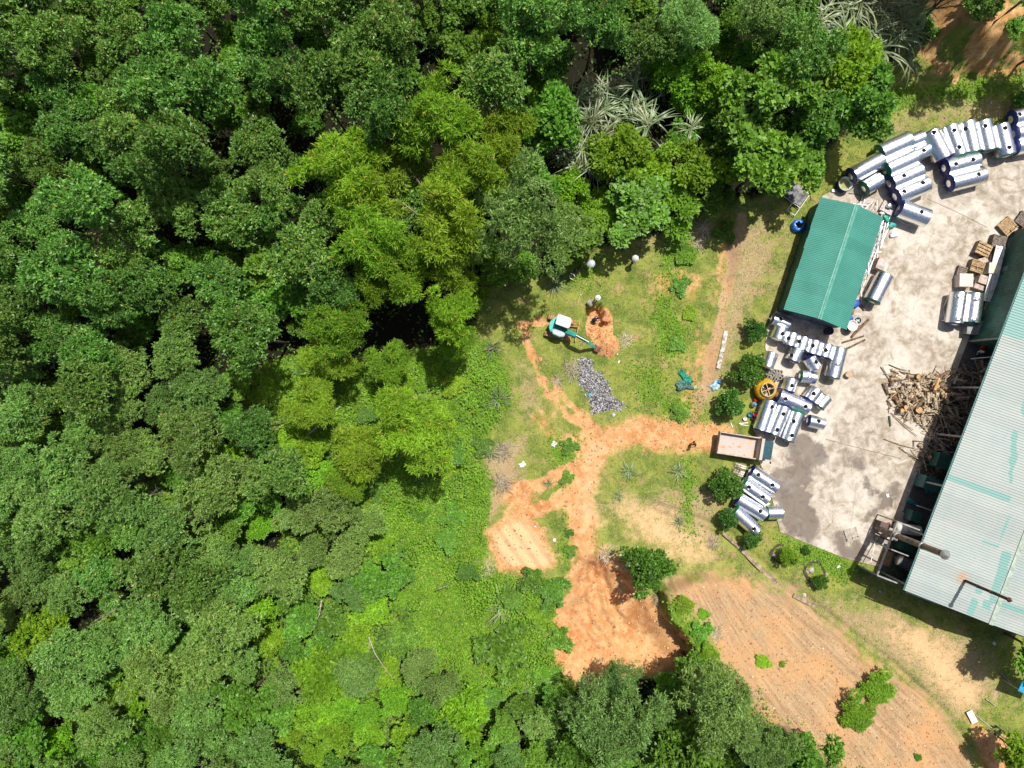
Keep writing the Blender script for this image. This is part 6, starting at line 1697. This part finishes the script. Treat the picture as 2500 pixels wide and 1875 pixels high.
o = MB().box((0, 0, .2), (1.25, .6, .08)).build('white_board', m_white); o.location = GT(2370, 1748); o.rotation_euler = (0, 0, -1.1); tag(o, 'white panel lying beside the lower right ditch', 'board')
# ash heap bits
mb = MB(); ashp = np.array(ASH)
k = 0
while k < 2600:
    x, y = random.uniform(ashp[:, 0].min() - .3, ashp[:, 0].max() + .3), random.uniform(ashp[:, 1].min() - .3, ashp[:, 1].max() + .3)
    if float(samp(ash, np.array([x]), np.array([y]))[0]) < random.uniform(.2, .9): continue
    k += 1; s_ = random.uniform(.03, .10); mb.cur = random.choices(range(5), [5, 4, 3, 1, .5])[0]
    mb.box((x, y, tz(x, y) + random.uniform(0, .14)), (s_ * random.uniform(.6, 1.8), s_, s_ * .5), Matrix.Rotation(random.uniform(0, 3), 3, 'Z') @ Matrix.Rotation(random.uniform(-.7, .7), 3, 'X'))
stuff(mb.build('ash_debris', [plain('ash_pale', (.47, .45, .47), .9), plain('ash_grey', (.20, .20, .205), .9), plain('ash_dark', (.05, .05, .052), .9), plain('ash_white', (.66, .65, .65), .8), plain('ash_brown', (.22, .13, .09), .9)]), 'burnt grey rubbish and ash below the excavator', 'ash')
def clods():
    mb = MB(); n = 0
    while n < 200:
        x = spoil_c[0][0] + random.uniform(-1.9, 1.9); y = spoil_c[0][1] + random.uniform(-1.8, 3.8)
        if float(samp(spoil, np.array([x]), np.array([y]))[0]) < .5: continue
        n += 1; s_ = random.uniform(.04, .16)
        mb.box((x, y, tz(x, y) + s_ * .25), (s_, s_ * random.uniform(.6, 1.2), s_ * .8), Matrix.Rotation(random.uniform(0, 3), 3, 'Z') @ Matrix.Rotation(random.uniform(-.6, .6), 3, 'X'))
    stuff(mb.build('earth_clods', plain('orange_clod', (.56, .25, .10), .95, var=.2)), 'loose orange earth clods on the spoil heap', 'soil')
clods()
def concrete_pipe():
    p = GT(1440, 741); o = empty('concrete_pipe', p, -.75); tag(o, 'short grey concrete pipe at the trench\'s upper left corner', 'pipe')
    Mx = Matrix.Translation((0, 0, .3)) @ Matrix.Rotation(math.pi / 2, 4, 'Y')
    MB().lathe([(.2, -.3), (.3, -.3), (.3, .3), (.2, .3), (.2, -.3)], 20, Mx, False).build('barrel', plain('pipe_grey', (.33, .30, .26), .9), o)
concrete_pipe()
crate(1480, 778, (.55, .5, .35), -.2, 'small orange-brown box at the trench\'s right corner', plain('terracotta', (.52, .24, .15), .8), GT(1480, 778).z, 'small_box')
for px, py, L, a, lb in [(1815, 1033, .9, .1, 'white bar below the white pail, upper one'), (1817, 1038, .8, -.15, 'white bar below the white pail, lower one'), (1786, 1037, .5, -1.2, 'thin pale stick left of the white bars')]:
    o = MB().box((0, 0, .03), (L, .08, .05)).build('white_bar', m_white); o.location = GT(px, py); o.rotation_euler = (0, 0, a); tag(o, lb, 'bar')
cloth(1868, 1228, .8, .7, .5, 'white sheet scrap between the second and third slanting tanks', m_white, .15, .3, 'plastic_sheet', 'sheet', .3, 9)

# blue roof in the lower right corner
def blue_roof():
    p = G(2512, 1668, 2.4); root = empty('blue_canopy', (p.x, p.y, tz(p.x, p.y)), -.35); tag(root, 'corner of a bright blue canopy roof at the right edge', 'canopy')
    MB().box((.6, -.1, 2.4), (2.6, 1.9, .05), Matrix.Rotation(.12, 3, 'X')).build('roof', plain('blue_roof', (.04, .34, .60), .4, var=.2), root)
    for x in (-.6, 1.8):
        for y in (-.9, .7): MB().box((x, y, 1.18), (.08, .08, 2.36)).build('post', m_galv, root)
blue_roof()
for k, (a_, b_, lb) in enumerate([((2440, 1640), (2467, 1668), 'thin fallen post in the shade by the blue canopy'), ((2405, 1705), (2428, 1722), 'pale short post below the blue canopy'), ((2380, 1745), (2450, 1800), 'long low rail beside the white panel'), ((2430, 1770), (2475, 1805), 'dark rail near the bottom right tree')]):
    o = MB().bar(GT(*a_, .1), GT(*b_, .1), .08, .12).build('fallen_post', m_oldconc if k < 3 else m_darkmetal); tag(o, lb, 'post')

# ------------------------------------------------------------------ people
m_skin = plain('skin', (.36, .2, .13), .6, var=.05); m_hair = plain('hair_black', (.012, .011, .011), .5)
def person(px, py, shirt, pants, rz, label, pose='stand', hat=None, arms='down', z0=None):
    p = GT(px, py) if z0 is None else G(px, py, z0)
    pz = p.z; q = G(px, py, pz + 1.3 if pose != 'crouch' else pz + .6); p = Vector((q.x, q.y, tz(q.x, q.y)))
    J = {}
    if pose == 'stand':
        J = dict(pel=(0, 0, .95), wst=(0, .01, 1.1), chs=(0, 0, 1.32), nck=(0, .01, 1.46), hd0=(0, .03, 1.55), hd1=(0, .04, 1.68),
                 hl=(-.1, 0, .9), hr=(.1, 0, .9), kl=(-.11, .03, .5), kr=(.11, .05, .5), al=(-.11, -.02, .08), ar=(.11, 0, .08), tl=(-.12, .16, .04), tr=(.12, .18, .04),
                 sl=(-.19, 0, 1.4), sr=(.19, 0, 1.4))
    elif pose == 'walk':
        J = dict(pel=(0, 0, .93), wst=(0, .03, 1.08), chs=(0, .05, 1.3), nck=(0, .07, 1.44), hd0=(0, .1, 1.53), hd1=(0, .12, 1.66),
                 hl=(-.1, 0, .88), hr=(.1, 0, .88), kl=(-.1, .2, .52), kr=(.1, -.04, .48), al=(-.1, .26, .1), ar=(.1, -.34, .16), tl=(-.1, .44, .06), tr=(.1, -.2, .05),
                 sl=(-.19, .05, 1.38), sr=(.19, .05, 1.38))
    else:
        J = dict(pel=(0, -.15, .42), wst=(0, -.05, .56), chs=(0, .12, .76), nck=(0, .24, .86), hd0=(0, .32, .9), hd1=(0, .4, .98),
                 hl=(-.1, -.13, .4), hr=(.1, -.13, .4), kl=(-.16, .26, .5), kr=(.16, .26, .5), al=(-.14, .02, .09), ar=(.14, .02, .09), tl=(-.15, .2, .04), tr=(.15, .2, .04),
                 sl=(-.18, .14, .82), sr=(.18, .14, .82))
    J = {k: Vector(v) for k, v in J.items()}
    fw = Vector((0, 1, 0))
    for s, sg in (('l', -1), ('r', 1)):
        S_ = J['s' + s]
        if arms == 'fwd' or pose == 'crouch': e = S_ + Vector((sg * .06, .16, -.22)); w = e + Vector((-sg * .06, .22, -.02 if pose == 'stand' else -.14))
        elif arms == 'umbrella' and s == 'r': e = S_ + Vector((.05, .08, -.27)); w = e + Vector((-.05, .2, .14))
        elif pose == 'walk': e = S_ + Vector((sg * .06, -sg * .1, -.27)); w = e + Vector((0, -sg * .06 + .08, -.24))
        else: e = S_ + Vector((sg * .07, -.02, -.28)); w = e + Vector((sg * .01, .06, -.25))
        J['e' + s] = e; J['w' + s] = w; d = (w - e).normalized(); J['p' + s] = w + d * .09
        lat = d.cross(Vector((sg, 0, 0.2))).normalized()
        for k in range(4):
            b_ = J['p' + s] + lat * (k - 1.5) * .021; ln = (.065, .075, .07, .055)[k]
            J['f%d%s' % (k, s)] = b_ + d * ln * .5; J['g%d%s' % (k, s)] = b_ + d * ln + Vector((-sg * .02, 0, -.01))
        J['th' + s] = w + d * .05 + lat * .055
    names = list(J); ix = {k: i for i, k in enumerate(names)}
    rad = dict(pel=.13, wst=.115, chs=.14, nck=.055, hd0=.085, hd1=.09, hl=.095, hr=.095, kl=.06, kr=.06, al=.042, ar=.042, tl=.032, tr=.032, sl=.062, sr=.062, el=.043, er=.043, wl=.03, wr=.03, pl=.036, pr=.036, thl=.010, thr=.010)
    E = [('pel', 'wst', 1), ('wst', 'chs', 0), ('chs', 'nck', 0), ('nck', 'hd0', 2), ('hd0', 'hd1', 2)]
    for s in 'lr':
        E += [('pel', 'h' + s, 1), ('h' + s, 'k' + s, 1), ('k' + s, 'a' + s, 1), ('a' + s, 't' + s, 3), ('chs', 's' + s, 0), ('s' + s, 'e' + s, 0), ('e' + s, 'w' + s, 0), ('w' + s, 'p' + s, 2), ('w' + s, 'th' + s, 2)]
        for k in range(4): E += [('p' + s, 'f%d%s' % (k, s), 2), ('f%d%s' % (k, s), 'g%d%s' % (k, s), 2)]
    me_ = bpy.data.meshes.new('sk'); me_.from_pydata([tuple(J[k]) for k in names], [(ix[a], ix[b]) for a, b, _ in E], [])
    tmp = bpy.data.objects.new('sk', me_); C.link(tmp)
    sk = tmp.modifiers.new('skin', 'SKIN'); sk.use_smooth_shade = True
    if not me_.skin_vertices: me_.attributes
    lay = me_.skin_vertices[0].data
    for k in names:
        r = rad.get(k, .0095); lay[ix[k]].radius = (r, r); lay[ix[k]].use_root = (k == 'pel')
    sb = tmp.modifiers.new('sub', 'SUBSURF'); sb.levels = 1; sb.render_levels = 1
    bpy.context.view_layer.update()
    dg = bpy.context.evaluated_depsgraph_get()
    body = bpy.data.meshes.new_from_object(tmp.evaluated_get(dg)); bpy.data.objects.remove(tmp)
    body.materials.clear()
    for m_ in (shirt, pants, m_skin, m_black): body.materials.append(m_)
    cen = np.array([tuple(f.center) for f in body.polygons]); best = np.full(len(cen), 1e9); mi = np.zeros(len(cen), int)
    for a, b, m_ in E:
        A0, B0 = np.array(J[a]), np.array(J[b]); d = B0 - A0; t_ = np.clip(((cen - A0) @ d) / (d @ d + 1e-9), 0, 1)
        D = np.linalg.norm(cen - A0 - t_[:, None] * d, axis=1) - .4 * (rad.get(a, .01) + rad.get(b, .01)) / 2
        k_ = D < best; best[k_] = D[k_]; mi[k_] = m_
    body.polygons.foreach_set('material_index', mi.astype(np.int32)); body.polygons.foreach_set('use_smooth', np.ones(len(cen), bool))
    body.name = 'person_body'
    root = empty('person', p, rz); tag(root, label, 'person')
    bo = obj('body', body, root)
    hc = J['hd0'].lerp(J['hd1'], .55)
    # face: nose, eyes, mouth, ears
    f = MB(); f.box(hc + Vector((0, .105, -.02)), (.025, .035, .04)); f.build('nose', m_skin, bo)
    for sg in (-1, 1):
        MB().box(hc + Vector((sg * .035, .098, .01)), (.022, .01, .01)).build('eye', m_black, bo)
        MB().box(hc + Vector((sg * .095, .0, -.01)), (.02, .04, .055)).build('ear', m_skin, bo)
    MB().box(hc + Vector((0, .096, -.06)), (.045, .01, .01)).build('mouth', plain('lips', (.3, .1, .08), .6), bo)
    if hat is None or hat == 'hair':
        MB().lathe([(.108, -.02), (.115, .04), (.09, .10), (.05, .13), (.005, .14)], 16, Matrix.Translation(hc + Vector((0, -.012, 0)))).build('hair', m_hair, root)
    elif hat == 'sun':
        MB().lathe([(.26, .03), (.25, .045), (.12, .06), (.115, .12), (.07, .16), (.005, .165)], 20, Matrix.Translation(hc)).build('sun_hat', m_white, root)
    elif hat == 'cap':
        MB().lathe([(.115, .02), (.118, .06), (.09, .12), (.005, .15)], 16, Matrix.Translation(hc)).build('cap', plain('cap_navy', (.02, .03, .07), .7), root)
        MB().box(hc + Vector((0, .15, .03)), (.14, .1, .015)).build('cap_peak', m_navytrim, root)
    return root, p
def cl(name, c): return plain(name, c, .85, var=.1)
wsh, bsh, dk, jean = cl('shirt_white', (.74, .74, .75)), cl('shirt_black', (.02, .02, .022)), cl('trousers_dark', (.03, .032, .04)), cl('jeans', (.05, .08, .14))
person(1393, 672, wsh, dk, -2.2, 'person in a white shirt with black hair under the tree edge', 'stand', 'hair', 'fwd')
person(1405, 660, bsh, dk, -2.4, 'person in black standing right of the white-shirted one', 'stand', 'hair', 'fwd')
person(1418, 650, bsh, jean, -2.5, 'person in black next to the white parasol', 'stand', 'hair')
person(1373, 673, cl('shirt_blue', (.03, .08, .25)), dk, -2.0, 'person in blue half hidden under the willowy tree', 'stand', 'hair')
person(1523, 602, wsh, jean, 2.6, 'person in a white shirt and dark cap above the second umbrella', 'stand', 'cap')
person(1459, 727, wsh, dk, 2.9, 'person in a white sun hat standing above the trench', 'stand', 'sun')
person(1450, 781, cl('shirt_navy', (.02, .03, .08)), dk, -1.2, 'person in navy crouching on the orange earth beside the trench', 'crouch', 'hair')
person(1698, 1084, cl('shirt_rust', (.26, .06, .03)), cl('trousers_brown', (.09, .05, .035)), 1.9, 'person in rust-red walking on the orange road', 'walk', 'hair')
def umbrella(px, py, r, n, label, mat, holder, tilt=0.0):
    q = G(px, py, 1.95); gz = tz(q.x, q.y)
    root = empty('umbrella', (q.x, q.y, gz), random.uniform(0, .7)); tag(root, label, 'umbrella')
    for k in range(n):
        a0, a1 = 2 * math.pi * k / n, 2 * math.pi * (k + 1) / n; mb = MB(); mb.smooth = False; rows = []
        for i, (f, z) in enumerate([(0.02, 2.12), (.4, 2.06), (.75, 1.93), (1.0, 1.78)]):
            am = (a0 + a1) / 2
            rows.append([(r * f * math.cos(a0), r * f * math.sin(a0), z), (r * f * .93 * math.cos(am), r * f * .93 * math.sin(am), z - .012), (r * f * math.cos(a1), r * f * math.sin(a1), z)])
        mb._add([p_ for row in rows for p_ in row], [(3 * i + j, 3 * (i + 1) + j, 3 * (i + 1) + j + 1, 3 * i + j + 1) for i in range(3) for j in range(2)])
        mb.build('panel', mat, root)
    MB().tube((0, 0, 1.2), (0, 0, 2.2), .012, n=6).build('shaft', m_galv, root)
    MB().tube((0, 0, 1.1), (0, 0, 1.22), .02, n=6).build('handle', m_black, root)
umbrella(1443, 643, .42, 8, 'round pale grey umbrella below the feathery tree', plain('umbrella_grey', (.60, .63, .68), .6, var=.12, nscale=1.2), None)
umbrella(1552, 630, .34, 6, 'plain white umbrella on the open grass', m_white, None)
person(1441, 645, bsh, jean, -2.3, 'person under the round pale grey umbrella', 'stand', 'hair', 'umbrella')
person(1550, 632, wsh, dk, -2.6, 'person under the plain white umbrella', 'stand', 'hair', 'umbrella')
# cracks and tyre scuffs in the slab (real grooves filled with dirt)
m_scuff = plain('tyre_scuff', (.20, .165, .125), .9, var=.3)
for k, pts in enumerate([[(2280, 560), (2250, 640), (2240, 730), (2210, 800)], [(2130, 850), (2180, 900), (2160, 960)], [(2020, 1130), (2035, 1200), (2030, 1290)],
                         [(2100, 1010), (2140, 1060), (2210, 1080)], [(2300, 470), (2360, 500), (2420, 490)], [(2060, 1080), (2090, 1180), (2080, 1280)]]):
    mb = MB()
    for p, q in zip(pts[:-1], pts[1:]):
        a_, b_ = G(*p, 0), G(*q, 0); prev = a_
        for u in range(8):
            c1 = a_.lerp(b_, (u + 1) / 8) + Vector((random.uniform(-.1, .1), random.uniform(-.1, .1), 0))
            if random.random() < .8: mb.bar((prev.x, prev.y, .032), (c1.x, c1.y, .032), random.uniform(.012, .03), .002)
            prev = c1
    mb.build('crack', m_scuff, yard)
# pebbles, clods and chips scattered on the bare earth
mb = MB(); n_ = 0
bsum = np.clip(ora_all + brown * .8, 0, 1)
while n_ < 2600:
    x, y = random.uniform(-6, 48), random.uniform(-37, 8)
    if float(samp(bsum, np.array([x]), np.array([y]))[0]) < .6 or sd_yard[int((y - ys[0]) / STEP), int((x - xs[0]) / STEP)] < 0: continue
    n_ += 1; s_ = random.uniform(.03, .13) * (1.5 if random.random() < .06 else 1); mb.cur = random.randrange(3)
    mb.box((x, y, tz(x, y) + s_ * .15), (s_, s_ * random.uniform(.6, 1.3), s_ * .8), Matrix.Rotation(random.uniform(0, 3), 3, 'Z') @ Matrix.Rotation(random.uniform(-.6, .6), 3, 'X'))
stuff(mb.build('loose_stones', [plain('clod_a', (.50, .24, .10), .95), plain('clod_b', (.36, .19, .10), .95), plain('clod_c', (.62, .46, .30), .95)]), 'clods and stones scattered over the bare earth', 'stones')
